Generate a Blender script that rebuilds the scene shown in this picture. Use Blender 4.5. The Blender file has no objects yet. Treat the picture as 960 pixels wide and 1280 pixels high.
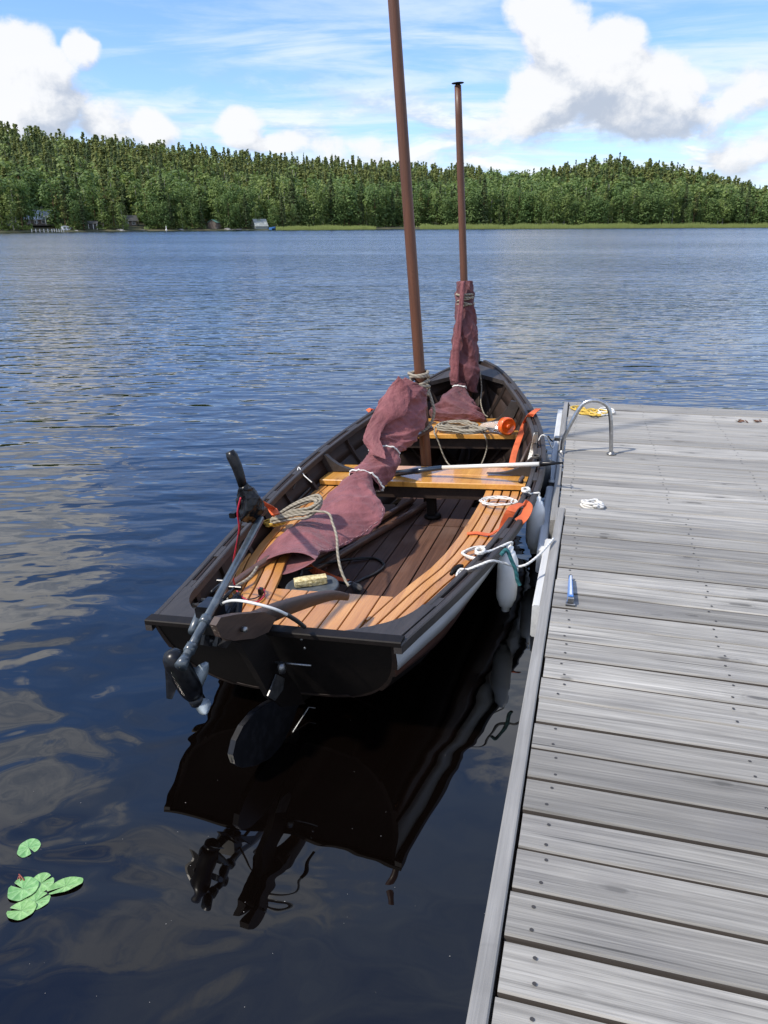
import bpy, bmesh, math, random
import numpy as np
from mathutils import Vector, Matrix

random.seed(7)
rng = np.random.default_rng(7)
SC = bpy.context.scene
COL = SC.collection

# ------------------------------------------------------------------ camera
F = 961.0            # focal length in pixels of the 960x1280 photograph
CAMH = 2.0           # metres above the water
PITCH = math.atan((640 - 280.5) / F)
ROLL = 0.0035
cd = bpy.data.cameras.new('camera')
cam = bpy.data.objects.new('camera', cd)
COL.objects.link(cam)
cd.sensor_fit = 'VERTICAL'
cd.sensor_height = 36.0
cd.sensor_width = 27.0
cd.lens = 36.0 * F / 1280.0
cd.clip_start = 0.05
cd.clip_end = 12000.0
_f = Vector((0, math.cos(PITCH), -math.sin(PITCH)))
_u = Vector((0, math.sin(PITCH), math.cos(PITCH)))
_r = Vector((1, 0, 0))
cr, sr = math.cos(ROLL), math.sin(ROLL)
# picture right side sits a little high: the horizon falls to the left
_r2 = _r * cr - _u * sr
_u2 = _u * cr + _r * sr
mw = Matrix(((_r2.x, _u2.x, -_f.x, 0), (_r2.y, _u2.y, -_f.y, 0), (_r2.z, _u2.z, -_f.z, CAMH), (0, 0, 0, 1)))
cam.matrix_world = mw
SC.camera = cam

# ------------------------------------------------------------------ light
SUN_TO = Vector((-0.90, -0.42, 0.0)).normalized()
SUN_EL = math.radians(50)
SUNDIR = Vector((SUN_TO.x * math.cos(SUN_EL), SUN_TO.y * math.cos(SUN_EL), math.sin(SUN_EL)))
sl = bpy.data.lights.new('sun', 'SUN')
sl.energy = 2.8
sl.angle = math.radians(2.5)
sl.color = (1.0, 0.93, 0.83)
so = bpy.data.objects.new('sun', sl)
COL.objects.link(so)
so.rotation_euler = SUNDIR.to_track_quat('Z', 'Y').to_euler()
so.location = (-20, 0, 30)

SC.view_settings.view_transform = 'Standard'
SC.view_settings.look = 'None'
SC.view_settings.gamma = 1.0
SC.view_settings.use_curve_mapping = False
SC.view_settings.exposure = 0.8
SC.cycles.max_bounces = 6
SC.cycles.caustics_reflective = False
SC.cycles.caustics_refractive = False

# ------------------------------------------------------------------ unprojection helpers (photo pixel -> place at a known depth)
def ray(x, y):
    x -= 480; y -= 640
    x, y = x * cr - y * sr, x * sr + y * cr
    u, v = x / F, y / F
    return np.array([u, math.cos(PITCH) - v * math.sin(PITCH), -(math.sin(PITCH) + v * math.cos(PITCH))])
CAMP = np.array([0, 0, CAMH])
def gz(x, y, z):
    d = ray(x, y); return CAMP + d * ((z - CAMH) / d[2])
def gy(x, y, Y):
    d = ray(x, y); return CAMP + d * (Y / d[1])
# the boat's own axes: forward, starboard, up (heeled a little to port)
BTH, BPH = 0.2886, 0.0628
BO = np.array([-0.4311, 2.6649, 0.0])
BH = np.array([math.sin(BTH), math.cos(BTH), 0])
_n0 = np.array([BH[1], -BH[0], 0]); _k = np.array([0, 0, 1.0])
BN = _n0 * math.cos(BPH) + _k * math.sin(BPH)
BU = -_n0 * math.sin(BPH) + _k * math.cos(BPH)
BM = np.stack([BH, BN, BU])
def W(s, n, z): return BO + np.array([s, n, z], float) @ BM
def LB(P): return BM @ (np.asarray(P, float) - BO)
def hit(x, y, ax, val):
    o = LB(CAMP); d = BM @ ray(x, y); return o + d * ((val - o[ax]) / d[ax])
def bz(x, y, z): return W(*hit(x, y, 2, z))
def bs(x, y, s): return W(*hit(x, y, 0, s))

# ------------------------------------------------------------------ node helpers
class X:
    """wraps a node socket so that shader maths can be written as formulas"""
    def __init__(s, t, k): s.t, s.k = t, k
    def _m(s, op, *a):
        n = s.t.nodes.new('ShaderNodeMath'); n.operation = op
        for i, v in enumerate((s,) + a):
            if isinstance(v, X): s.t.links.new(v.k, n.inputs[i])
            else: n.inputs[i].default_value = v
        return X(s.t, n.outputs[0])
    def __add__(s, o): return s._m('ADD', o)
    def __radd__(s, o): return s._m('ADD', o)
    def __sub__(s, o): return s._m('SUBTRACT', o)
    def __rsub__(s, o): return s._m('MULTIPLY', -1.0)._m('ADD', o)
    def __mul__(s, o): return s._m('MULTIPLY', o)
    def __rmul__(s, o): return s._m('MULTIPLY', o)
    def __truediv__(s, o): return s._m('DIVIDE', o)
    def pow(s, o): return s._m('POWER', o)
    def max(s, o): return s._m('MAXIMUM', o)
    def min(s, o): return s._m('MINIMUM', o)
    def sin(s): return s._m('SINE')
    def atan2(s, o): return s._m('ARCTAN2', o)
    def asin(s): return s._m('ARCSINE')
    def clamp(s):
        r = s._m('ADD', 0.0); r.k.node.use_clamp = True; return r
    def ss(s, a, b, lo=0.0, hi=1.0):
        n = s.t.nodes.new('ShaderNodeMapRange'); n.interpolation_type = 'SMOOTHSTEP'
        s.t.links.new(s.k, n.inputs[0])
        for i, v in zip((1, 2, 3, 4), (a, b, lo, hi)): n.inputs[i].default_value = v
        return X(s.t, n.outputs[0])
    def lin(s, a, b, lo=0.0, hi=1.0):
        n = s.t.nodes.new('ShaderNodeMapRange'); s.t.links.new(s.k, n.inputs[0])
        for i, v in zip((1, 2, 3, 4), (a, b, lo, hi)): n.inputs[i].default_value = v
        return X(s.t, n.outputs[0])
def put(t, v, sock):
    if isinstance(v, X): t.links.new(v.k, sock)
    else: sock.default_value = v
def comb(t, x, y, z):
    n = t.nodes.new('ShaderNodeCombineXYZ')
    for i, v in enumerate((x, y, z)): put(t, v, n.inputs[i])
    return X(t, n.outputs[0])
def sepx(v):
    n = v.t.nodes.new('ShaderNodeSeparateXYZ'); v.t.links.new(v.k, n.inputs[0])
    return [X(v.t, o) for o in n.outputs]
def mapv(v, sc=(1, 1, 1), loc=(0, 0, 0), rot=(0, 0, 0)):
    n = v.t.nodes.new('ShaderNodeMapping'); v.t.links.new(v.k, n.inputs[0])
    n.inputs[1].default_value = loc; n.inputs[2].default_value = rot; n.inputs[3].default_value = sc
    return X(v.t, n.outputs[0])
def noise(v, scale=1, detail=2, rough=0.5, dist=0.0, w=None, col=False):
    n = v.t.nodes.new('ShaderNodeTexNoise')
    if w is not None:
        n.noise_dimensions = '4D'; put(v.t, w, n.inputs['W'])
    v.t.links.new(v.k, n.inputs['Vector'])
    n.inputs['Scale'].default_value = scale; n.inputs['Detail'].default_value = detail
    n.inputs['Roughness'].default_value = rough; n.inputs['Distortion'].default_value = dist
    return X(v.t, n.outputs[1 if col else 0])
def mixc(t, f, a, b):
    n = t.nodes.new('ShaderNodeMix'); n.data_type = 'RGBA'
    put(t, f, n.inputs[0])
    for v, i in ((a, 6), (b, 7)):
        if isinstance(v, X): t.links.new(v.k, n.inputs[i])
        else: n.inputs[i].default_value = (*v, 1)
    return X(t, n.outputs[2])
def ramp(v, stops):
    n = v.t.nodes.new('ShaderNodeValToRGB'); v.t.links.new(v.k, n.inputs[0])
    el = n.color_ramp.elements
    while len(el) < len(stops): el.new(0.5)
    for e, (p, c) in zip(el, stops): e.position = p; e.color = (*c, 1)
    return X(v.t, n.outputs[0])

# ------------------------------------------------------------------ sky
world = bpy.data.worlds.new('World'); SC.world = world
world.use_nodes = True
wt = world.node_tree
for nd in list(wt.nodes): wt.nodes.remove(nd)
SKYS = 0.14
def azel(x, y):
    d = ray(x, y); d = d / np.linalg.norm(d)
    return math.atan2(d[0], d[1]), math.asin(d[2])
def blobs_px(lst):
    out = []
    for (x, y, rx, ry, a) in lst:
        az, el = azel(x, y); out.append((az, el, rx / 1000.0, ry / 1040.0, a))
    return out
CUM = blobs_px([
    (20, 76, 50, 44, 1.0), (66, 92, 36, 30, .8), (103, 62, 24, 26, .9), (36, 124, 80, 50, 1.0), (10, 160, 84, 44, .8), (134, 154, 40, 28, .7),
    (192, 162, 36, 25, .85), (302, 158, 36, 29, .95), (345, 178, 56, 18, .7), (430, 186, 90, 14, .5),
    (702, 44, 46, 50, 1.0), (668, 18, 34, 34, .7), (735, 92, 66, 56, 1.0), (768, 66, 40, 42, .9), (830, 108, 56, 48, 1.0), (690, 112, 60, 52, .9), (660, 142, 60, 36, .7),
    (800, 145, 100, 30, .75), (905, 140, 46, 36, .5), (948, 112, 40, 34, .6), (622, 168, 50, 24, .45), (940, 192, 50, 30, .55), (510, 196, 60, 14, .45)])
CUM += [(-0.52, 0.36, .20, .13, .95), (-0.80, 0.30, .35, .2, .9), (-0.62, 0.62, .26, .13, .85), (-0.30, .80, .30, .10, .75),
        (0.25, 0.60, .26, .12, .8), (0.75, 0.5, .3, .16, .9), (0.75, 0.2, .3, .12, .8),
        (2.2, .35, .6, .26, .9), (-2.4, .45, .7, .3, .9), (3.0, .4, .6, .3, .9), (-3.0, .4, .5, .3, .9), (1.5, .7, .6, .2, .8), (-1.4, .5, .5, .25, .85), (1.3, .35, .35, .2, .8), (-1.9, 1.0, .9, .22, .8), (1.0, 1.1, 1.2, .2, .7)]

tc = wt.nodes.new('ShaderNodeTexCoord')
dirv = X(wt, tc.outputs['Generated'])
gx_, gy_, gz_ = sepx(dirv)
AZ = gx_.atan2(gy_); EL = gz_.max(-0.99).min(0.99).asin()
def cloud_density(t, az, el):
    p = comb(t, az * 1.0, el * 1.35, 0.37)
    wob = noise(p, 9, 3, .55, col=True)
    wx, wy, wz = sepx(wob)
    a2 = az + (wx - .5) * .042; e2 = el + (wy - .5) * .036
    acc = None
    for (a, e, ra, re, k) in CUM:
        da = (a2 - a) * (1 / ra); de = (e2 - e) * (1 / re)
        # flat bases: the lower half falls off faster
        r2 = da * da + de * de
        v = (1.0 - r2).max(0.0) * k
        acc = v if acc is None else acc.max(v) + acc.min(v) * .25
    p2 = comb(t, a2, e2 * 1.25, 2.1)
    f1 = noise(p2, 20, 9, .62)
    big = noise(comb(t, az, el * 1.3, 5.0), 5.0, 2, .5)
    return acc + (f1 - .5) * 1.7 * acc.ss(0.0, .35, .35, 1.0) + (big - .5) * .25 * acc.ss(0, .2)
gt = bpy.data.node_groups.new('cloud_density', 'ShaderNodeTree')
gt.interface.new_socket('az', in_out='INPUT', socket_type='NodeSocketFloat')
gt.interface.new_socket('el', in_out='INPUT', socket_type='NodeSocketFloat')
gt.interface.new_socket('d', in_out='OUTPUT', socket_type='NodeSocketFloat')
gi = gt.nodes.new('NodeGroupInput'); go = gt.nodes.new('NodeGroupOutput')
gt.links.new(cloud_density(gt, X(gt, gi.outputs[0]), X(gt, gi.outputs[1])).k, go.inputs[0])
def cden(az, el):
    n = wt.nodes.new('ShaderNodeGroup'); n.node_tree = gt
    put(wt, az, n.inputs[0]); put(wt, el, n.inputs[1]); return X(wt, n.outputs[0])
D0 = cden(AZ, EL)
D1 = cden(AZ - .012, EL + .022)
D2 = cden(AZ - .03, EL + .06)
alpha = D0.ss(.06, .58)
lit = ((D0 - D1) * 1.25 + (D0 - D2) * .60 + .34 + (noise(comb(wt, AZ, EL * 1.3, 7.7), 26, 7, .62) - .5) * 1.1).ss(-.45, 1.0)
sky = wt.nodes.new('ShaderNodeTexSky'); sky.sky_type = 'NISHITA'; sky.sun_disc = False
sky.sun_elevation = SUN_EL
sky.sun_rotation = math.atan2(SUN_TO.x, SUN_TO.y)
sky.air_density = 1.0; sky.dust_density = 0.6; sky.ozone_density = 2.0; sky.altitude = 100
skyc = X(wt, sky.outputs[0])
tint = wt.nodes.new('ShaderNodeMix'); tint.data_type = 'RGBA'; tint.blend_type = 'MULTIPLY'
tint.inputs[0].default_value = 1.0
wt.links.new(skyc.k, tint.inputs[6]); tint.inputs[7].default_value = (0.59, 0.71, 1.0, 1)
skyc = X(wt, tint.outputs[2])
K = 1.0 / SKYS
# high thin streaks
zz = gz_.max(0.0) + .10
pl = comb(wt, gx_ / zz, gy_ / zz, 0.0)
st = noise(mapv(pl, (.55, 1.5, 1), (3.1, .4, 0), (0, 0, .25)), 1.3, 8, .62, .6)
veil = noise(mapv(pl, (.35, .8, 1), (1.0, 2.0, 0)), .9, 3, .5)
ca = st.ss(.40, .66) * veil.ss(.28, .56, .35, 1.0) * .8
c1 = mixc(wt, ca, skyc, (.50 * K, .56 * K, .63 * K))
ccol = mixc(wt, lit, (.30 * K, .34 * K, .41 * K), (.56 * K, .565 * K, .575 * K))
gain = wt.nodes.new('ShaderNodeVectorMath'); gain.operation = 'SCALE'
wt.links.new(ccol.k, gain.inputs[0]); put(wt, EL.ss(.23, .38, 1.0, 1.55) * EL.ss(.6, .9, 1.0, .72), gain.inputs['Scale'])
c2 = mixc(wt, alpha * EL.ss(.45, .75, .97, .62), c1, X(wt, gain.outputs[0]))
# blue glow added to the upper sky to brighten the water's reflections
c1 = mixc(wt, EL.ss(.14, .45, .0, .46) * EL.ss(.55, .95, 1.0, .3), c1, (.15 * K, .36 * K, .82 * K))
# low broken bank of cloud above the far hills
bk = noise(comb(wt, AZ * 1.0, EL * 3.6, 1.9), 9.0, 8, .6, .3)
bk2 = noise(comb(wt, AZ * 1.0 - .01, EL * 3.6 + .05, 1.9), 9.0, 8, .6, .3)
bw = EL.ss(.10, .19, 1.0, 0.0) * AZ.ss(-.35, .12, .45, 1.0)
ba = bk.ss(.40, .62) * bw * .92
bcol = mixc(wt, ((bk - bk2) * 5.0 + .52).clamp(), (.31 * K, .36 * K, .44 * K), (.59 * K, .605 * K, .615 * K))
c1 = mixc(wt, ba, c1, bcol)
gain = wt.nodes.new('ShaderNodeVectorMath'); gain.operation = 'SCALE'
wt.links.new(ccol.k, gain.inputs[0]); put(wt, EL.ss(.23, .38, 1.0, 1.55) * EL.ss(.6, .9, 1.0, .72), gain.inputs['Scale'])  # clouds above the view made brighter, added for glare on the water
c2 = mixc(wt, alpha * EL.ss(.45, .75, .97, .62), c1, X(wt, gain.outputs[0]))
bg = wt.nodes.new('ShaderNodeBackground'); bg.inputs[1].default_value = SKYS
wt.links.new(c2.k, bg.inputs[0])
wo = wt.nodes.new('ShaderNodeOutputWorld'); wt.links.new(bg.outputs[0], wo.inputs[0])
world.cycles.sampling_method = 'MANUAL'; world.cycles.sample_map_resolution = 512

# ------------------------------------------------------------------ materials
MAT = {}
def mat(name, fn, rough=.6, **kw):
    m = bpy.data.materials.new(name); m.use_nodes = True
    t = m.node_tree
    for nd in list(t.nodes): t.nodes.remove(nd)
    b = t.nodes.new('ShaderNodeBsdfPrincipled'); o = t.nodes.new('ShaderNodeOutputMaterial')
    t.links.new(b.outputs[0], o.inputs[0])
    b.inputs['Roughness'].default_value = rough
    for k, v in kw.items(): b.inputs[k.replace('_', ' ')].default_value = v
    r = fn(t, b)
    if isinstance(r, X): t.links.new(r.k, b.inputs['Base Color'])
    elif r is not None: b.inputs['Base Color'].default_value = (*r, 1)
    MAT[name] = m
    return m
def ocoord(t):
    n = t.nodes.new('ShaderNodeTexCoord'); return X(t, n.outputs['Object'])
def orand(t):
    n = t.nodes.new('ShaderNodeObjectInfo'); return X(t, n.outputs['Random'])
def irand(t):
    n = t.nodes.new('ShaderNodeNewGeometry'); return X(t, n.outputs['Random Per Island'])
def gpos(t):
    n = t.nodes.new('ShaderNodeNewGeometry'); return X(t, n.outputs['Position'])
def bump(t, b, h, dist=.002, strength=1.0):
    n = t.nodes.new('ShaderNodeBump'); n.inputs['Distance'].default_value = dist; n.inputs['Strength'].default_value = strength
    t.links.new(h.k, n.inputs['Height']); t.links.new(n.outputs[0], b.inputs['Normal'])
def sc3(c, k): return tuple(v * k for v in c)

def wood(dark, light, stretch=(1.2, 22, 22), tone=.25, bumpd=.0015, knots=True, stain=None, rot=(0, 0, 0), roughvar=None, cracks=False):
    """grain runs along local x; every piece of wood gets its own tone from the object's random number"""
    def fn(t, b):
        p = mapv(ocoord(t), (1, 1, 1), (0, 0, 0), rot); r = orand(t)
        w = r * 57.0
        warp = noise(p, 1.6, 2, .5, w=w)
        q = mapv(p, stretch)
        g1 = noise(q, 1.0, 5, .6, .35, w=w)
        g2 = noise(mapv(p, (stretch[0] * 2.2, stretch[1] * 4.5, stretch[2] * 4.5)), 1.0, 4, .6, .1, w=w)
        g3 = noise(mapv(p, (stretch[0] * 3.5, stretch[1] * 11, stretch[2] * 11)), 1.0, 3, .6, .1, w=w + 2.0)
        f = g1 * .42 + g2 * .34 + g3 * .24
        f = f.lin(.35, .65)
        c = mixc(t, f.clamp(), dark, light)
        if knots:
            v = t.nodes.new('ShaderNodeTexVoronoi'); v.voronoi_dimensions = '2D'; v.inputs['Scale'].default_value = 1.0
            kx, ky, kz = sepx(p); kn = noise(p, 14, 2, .5, w=w)
            t.links.new(comb(t, kx * 1.7 + w + (kn - .5) * .25, ky * 5.5 + w * 1.7, 0.0).k, v.inputs['Vector'])
            kd = X(t, v.outputs['Distance'])
            c = mixc(t, kd.ss(.06, .24, .42, 0.0) * (kd * 90.0 + kn * 9.0).sin().lin(-1, 1, .6, 1.0) * noise(p, 1.1, 1, .5, w=w + 21.0).ss(.42, .54), c, sc3(dark, .75))
            c = mixc(t, kd.ss(.025, .07, .7, 0.0) * noise(p, 1.1, 1, .5, w=w + 21.0).ss(.38, .52), c, sc3(dark, .4))
        c = mixc(t, (r.lin(0, 1, 0, tone * 2)), c, sc3(dark, .75))
        pat = noise(p, 2.3, 3, .6, w=w + 9.0)
        c = mixc(t, pat.ss(.42, .72, 0, .35), c, sc3(dark, .8) if stain is None else stain)
        if cracks:
            ck = noise(mapv(p, (.7, 55, 55)), 1.0, 3, .55, .25, w=w + 3.0); cm_ = noise(mapv(p, (1.1, 9, 9)), 1.0, 2, .5, w=w + 5.0)
            c = mixc(t, ck.ss(.60, .68) * cm_.ss(.42, .62) * .8, c, sc3(dark, .35))
        if roughvar: t.links.new(f.lin(0, 1, roughvar[0], roughvar[1]).k, b.inputs['Roughness'])
        bump(t, b, g1 * .4 + g2 * .35 + g3 * .25, bumpd)
        return c
    return fn
mat('weathered_plank', wood((.10, .094, .083), (.53, .507, .455), (1.2, 34, 34), .30, .003, True, (.14, .135, .135), cracks=True), .75)
mat('pontoon_plank', wood((.125, .117, .104), (.565, .54, .485), (1.0, 38, 38), .26, .003, True, (.20, .19, .175), cracks=True), .75)
mat('weathered_rail', wood((.17, .165, .155), (.36, .35, .33), (1.6, 26, 26), .15, .002, cracks=True), .8)
mat('white_board', wood((.50, .52, .54), (.80, .81, .80), (1.2, 12, 12), .1, .001, False, (.42, .42, .40)), .6)
mat('tarred_wood', wood((.004, .003, .0026), (.013, .009, .0075), (1.0, 18, 18), .2, .001, False), .6, Specular_IOR_Level=.2)
mat('inner_wood', wood((.012, .008, .0065), (.050, .030, .022), (1.2, 16, 16), .2, .001, False), .6, Specular_IOR_Level=.3)
mat('gunwale_wood', wood((.018, .0145, .013), (.058, .048, .043), (1.4, 30, 30), .15, .0012, False), .58)
mat('floor_wood', wood((.042, .018, .011), (.16, .078, .047), (1.1, 18, 18), .35, .0012, False, (.20, .135, .105), cracks=True), .6, Specular_IOR_Level=.3)
mat('bench_wood', wood((.38, .145, .030), (.74, .38, .110), (1.3, 20, 20), .26, .0008, True, (.56, .25, .065)), .36, Coat_Weight=.4, Coat_Roughness=.15)
mat('thwart_wood', wood((.50, .20, .028), (.82, .44, .10), (.9, 13, 13), .08, .0006, True, (.5, .25, .06)), .3, Coat_Weight=.8, Coat_Roughness=.07)
mat('mast_wood', wood((.062, .021, .009), (.165, .060, .026), (26, 26, 1.0), .1, .0006, False, (.115, .05, .022)), .5, Coat_Weight=.12, Coat_Roughness=.25)
mat('pole_wood', wood((.06, .028, .018), (.17, .085, .052), (1.0, 22, 22), .1, .0006, False), .45, Coat_Weight=.2)
mat('tiller_wood', wood((.030, .019, .015), (.095, .058, .042), (1.2, 20, 20), .1, .001, False), .5)
mat('white_strake', wood((.42, .44, .46), (.60, .62, .64), (.8, 8, 8), .0, .0004, False, (.40, .42, .44)), .4)
mat('brown_strake', wood((.045, .018, .012), (.10, .045, .03), (1, 16, 16), .1, .0006, False), .38)

def cloth(base, hi, scale=1.0):
    def fn(t, b):
        p = ocoord(t)
        n1 = noise(p, 5 * scale, 4, .6, .8); n2 = noise(p, 420, 1, .5); n3 = noise(p, 22 * scale, 4, .6, 1.2)
        c = mixc(t, n1.ss(.35, .68), base, hi)
        c = mixc(t, n3.ss(.55, .75, 0, .25), c, sc3(hi, 1.15))
        n4 = noise(mapv(p, (1.0, 1.6, 1.0)), 70 * scale, 3, .6, 1.5)
        bump(t, b, n3 * .8 + n1 * 1.2 + n2 * .05 + n4 * .22, .011, .8)
        return c
    return fn
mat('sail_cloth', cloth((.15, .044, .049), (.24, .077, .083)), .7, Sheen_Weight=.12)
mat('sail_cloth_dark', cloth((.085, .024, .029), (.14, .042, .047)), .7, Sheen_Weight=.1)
mat('seam_thread', lambda t, b: (.55, .32, .32), .8)

def ropem(c1, c2, tw=180.0):
    def fn(t, b):
        p = ocoord(t)
        x, y, z = sepx(p)
        n = noise(p, 240, 2, .6); m = noise(p, 14, 3, .6)
        tw_ = ((x + y * .8 + z * 1.3) * tw + n * 3.0).sin() * .5 + .5
        bump(t, b, tw_, .0025, .8)
        return mixc(t, (tw_ * .6 + m * .5).clamp(), c1, c2)
    return fn
mat('grey_rope', ropem((.15, .13, .095), (.36, .32, .25)), .9)
mat('white_rope', ropem((.48, .46, .42), (.80, .79, .75)), .85)
mat('yellow_rope', ropem((.38, .24, .03), (.75, .52, .10)), .85)
mat('teal_rope', ropem((.005, .05, .06), (.02, .14, .15)), .8)
mat('black_cord', lambda t, b: (.018, .017, .016), .5)
mat('dark_cord', ropem((.03, .028, .025), (.09, .08, .07)), .85)
mat('red_wire', lambda t, b: (.42, .02, .045), .45)

def web(c):
    def fn(t, b):
        p = ocoord(t); n = noise(p, 60, 3, .6); m = noise(p, 9, 2, .5)
        bump(t, b, n, .001)
        return mixc(t, m.ss(.3, .7), sc3(c, .75), sc3(c, 1.15))
    return fn
mat('orange_strap', web((.62, .12, .035)), .75)
def fender_fn(t, b):
    p = ocoord(t); n = noise(p, 9, 4, .65); z = sepx(p)[2]
    return mixc(t, n.ss(.45, .75, 0, .5), (.80, .81, .79), (.56, .57, .54))
mat('fender_white', fender_fn, .45)
mat('fender_dark', lambda t, b: mixc(t, noise(ocoord(t), 7, 3).ss(.4, .7), (.06, .065, .07), (.10, .105, .11)), .4)
mat('black_plastic', lambda t, b: mixc(t, noise(ocoord(t), 30, 3).ss(.4, .7), (.004, .004, .005), (.010, .010, .012)), .3, Specular_IOR_Level=.3)
mat('grey_shaft', lambda t, b: mixc(t, noise(mapv(ocoord(t), (3, 3, 3)), 9, 3).ss(.4, .7), (.045, .058, .070), (.075, .092, .105)), .3, Coat_Weight=.4)
mat('steel', lambda t, b: mixc(t, noise(ocoord(t), 40, 3).ss(.4, .7), (.42, .42, .42), (.58, .58, .58)), .28, Metallic=1.0)
mat('dull_steel', lambda t, b: mixc(t, noise(ocoord(t), 30, 3).ss(.4, .7), (.20, .20, .20), (.34, .34, .33)), .45, Metallic=1.0)
mat('blade_grey', lambda t, b: mixc(t, noise(ocoord(t), 14, 3).ss(.4, .7), (.20, .24, .27), (.30, .34, .36)), .22, Coat_Weight=.5)
mat('white_cable', lambda t, b: (.62, .62, .60), .4)
mat('lid_grey', lambda t, b: mixc(t, noise(ocoord(t), 16, 4).ss(.4, .7), (.05, .06, .07), (.085, .095, .105)), .5)
def sponge_fn(t, b):
    p = ocoord(t); n = noise(p, 60, 4, .7); bump(t, b, n, .006)
    return mixc(t, n.ss(.35, .6), (.34, .26, .10), (.68, .58, .32))
mat('sponge', sponge_fn, .95)
mat('orange_plastic', lambda t, b: (.85, .13, .012), .3, Coat_Weight=.5, Subsurface_Weight=.2)
mat('clear_plastic', lambda t, b: (.9, .92, .93), .12, Transmission_Weight=.75, IOR=1.3)
mat('blue_paint', lambda t, b: mixc(t, noise(ocoord(t), 40, 3).ss(.45, .7), (.06, .20, .55), (.11, .28, .62)), .35, Coat_Weight=.3)
mat('boathook_blue', lambda t, b: (.018, .03, .05), .3, Coat_Weight=.4)
mat('alu', lambda t, b: (.76, .73, .66), .35, Metallic=.1)
mat('screw', lambda t, b: (.035, .032, .03), .6)
def pad_fn(t, b):
    p = ocoord(t); r = orand(t)
    x, y, z = sepx(p)
    n = noise(p, 40, 4, .6); ve = (y.atan2(x) * 9.0 + noise(p, 20, 2) * 1.5).sin()
    c = mixc(t, n.ss(.35, .7), (.11, .28, .085), (.24, .44, .165))
    c = mixc(t, ve.ss(.55, 1.0, 0, .35), c, (.36, .54, .28))
    v = noise(p, 70, 2, .5)
    c = mixc(t, v.ss(.68, .74, 0, .8), c, (.12, .09, .03))
    c = mixc(t, r * .3, c, (.34, .47, .14))
    bump(t, b, ve * .2 + n, .0015)
    return c
mat('lily_leaf', pad_fn, .35)
mat('lily_stalk', lambda t, b: (.22, .05, .03), .5)
mat('leaf_brown', lambda t, b: (.12, .05, .02), .8)

def leafm(c1, c2, c3):
    def fn(t, b):
        i = irand(t); r = orand(t)
        n = noise(gpos(t), .035, 3, .6)
        c = mixc(t, i, c1, c2)
        c = mixc(t, (r * .5 + n.ss(.35, .65) * .5), c, c3)
        tr = t.nodes.new('ShaderNodeBsdfTranslucent'); ad = t.nodes.new('ShaderNodeMixShader')
        ad.inputs[0].default_value = .38
        t.links.new(c.k, tr.inputs[0]); t.links.new(b.outputs[0], ad.inputs[1]); t.links.new(tr.outputs[0], ad.inputs[2])
        o = [n for n in t.nodes if n.type == 'OUTPUT_MATERIAL'][0]
        t.links.new(ad.outputs[0], o.inputs[0])
        return c
    return fn
mat('birch_leaves', leafm((.10, .17, .036), (.22, .31, .08), (.20, .26, .07)), .7)
mat('alder_leaves', leafm((.062, .125, .03), (.15, .24, .064), (.13, .195, .052)), .7)
mat('spruce_needles', leafm((.042, .078, .026), (.095, .14, .045), (.085, .12, .04)), .8)
mat('pine_needles', leafm((.115, .165, .042), (.22, .27, .08), (.20, .225, .065)), .8)
mat('bark', lambda t, b: mixc(t, noise(ocoord(t), 3, 4).ss(.4, .65), (.10, .055, .03), (.19, .10, .055)), .9)
mat('birch_bark', lambda t, b: mixc(t, noise(mapv(ocoord(t), (1, 1, 3)), 2, 4).ss(.5, .6), (.45, .43, .39), (.08, .07, .06)), .8)
mat('forest_floor', lambda t, b: mixc(t, noise(gpos(t), .09, 6, .65).ss(.35, .65), (.035, .045, .015), (.085, .075, .035)), .95)
mat('reed_blades', leafm((.24, .29, .075), (.42, .47, .16), (.34, .40, .12)), .8)
mat('house_wall', lambda t, b: mixc(t, noise(ocoord(t), .9, 4).ss(.4, .7), (.14, .11, .09), (.20, .17, .14)), .8)
mat('house_pale', lambda t, b: (.62, .63, .62), .7)
mat('boathouse_grey', lambda t, b: mixc(t, noise(ocoord(t), .7, 3).ss(.4, .7), (.26, .28, .26), (.38, .40, .38)), .7)
mat('plank_side_shade', wood((.045, .038, .032), (.12, .10, .085), (1.3, 20, 20), .2, .002, False), .85)  # darker colour on the plank sides, painting in the shade of the gaps
mat('roof_light', lambda t, b: mixc(t, noise(ocoord(t), .8, 3).ss(.4, .65), (.36, .40, .46), (.62, .66, .70)), .4, Metallic=.2)
mat('roof_dark', lambda t, b: (.06, .06, .055), .7)
mat('roof_green', lambda t, b: (.12, .24, .19), .6)
mat('glass_dark', lambda t, b: (.03, .04, .05), .1)
mat('stone', lambda t, b: mixc(t, noise(ocoord(t), 1.5, 4).ss(.4, .7), (.17, .165, .16), (.32, .31, .29)), .9)
mat('blue_tarp', lambda t, b: (.05, .17, .42), .5)
mat('white_paint', lambda t, b: (.78, .78, .76), .5)

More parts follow.
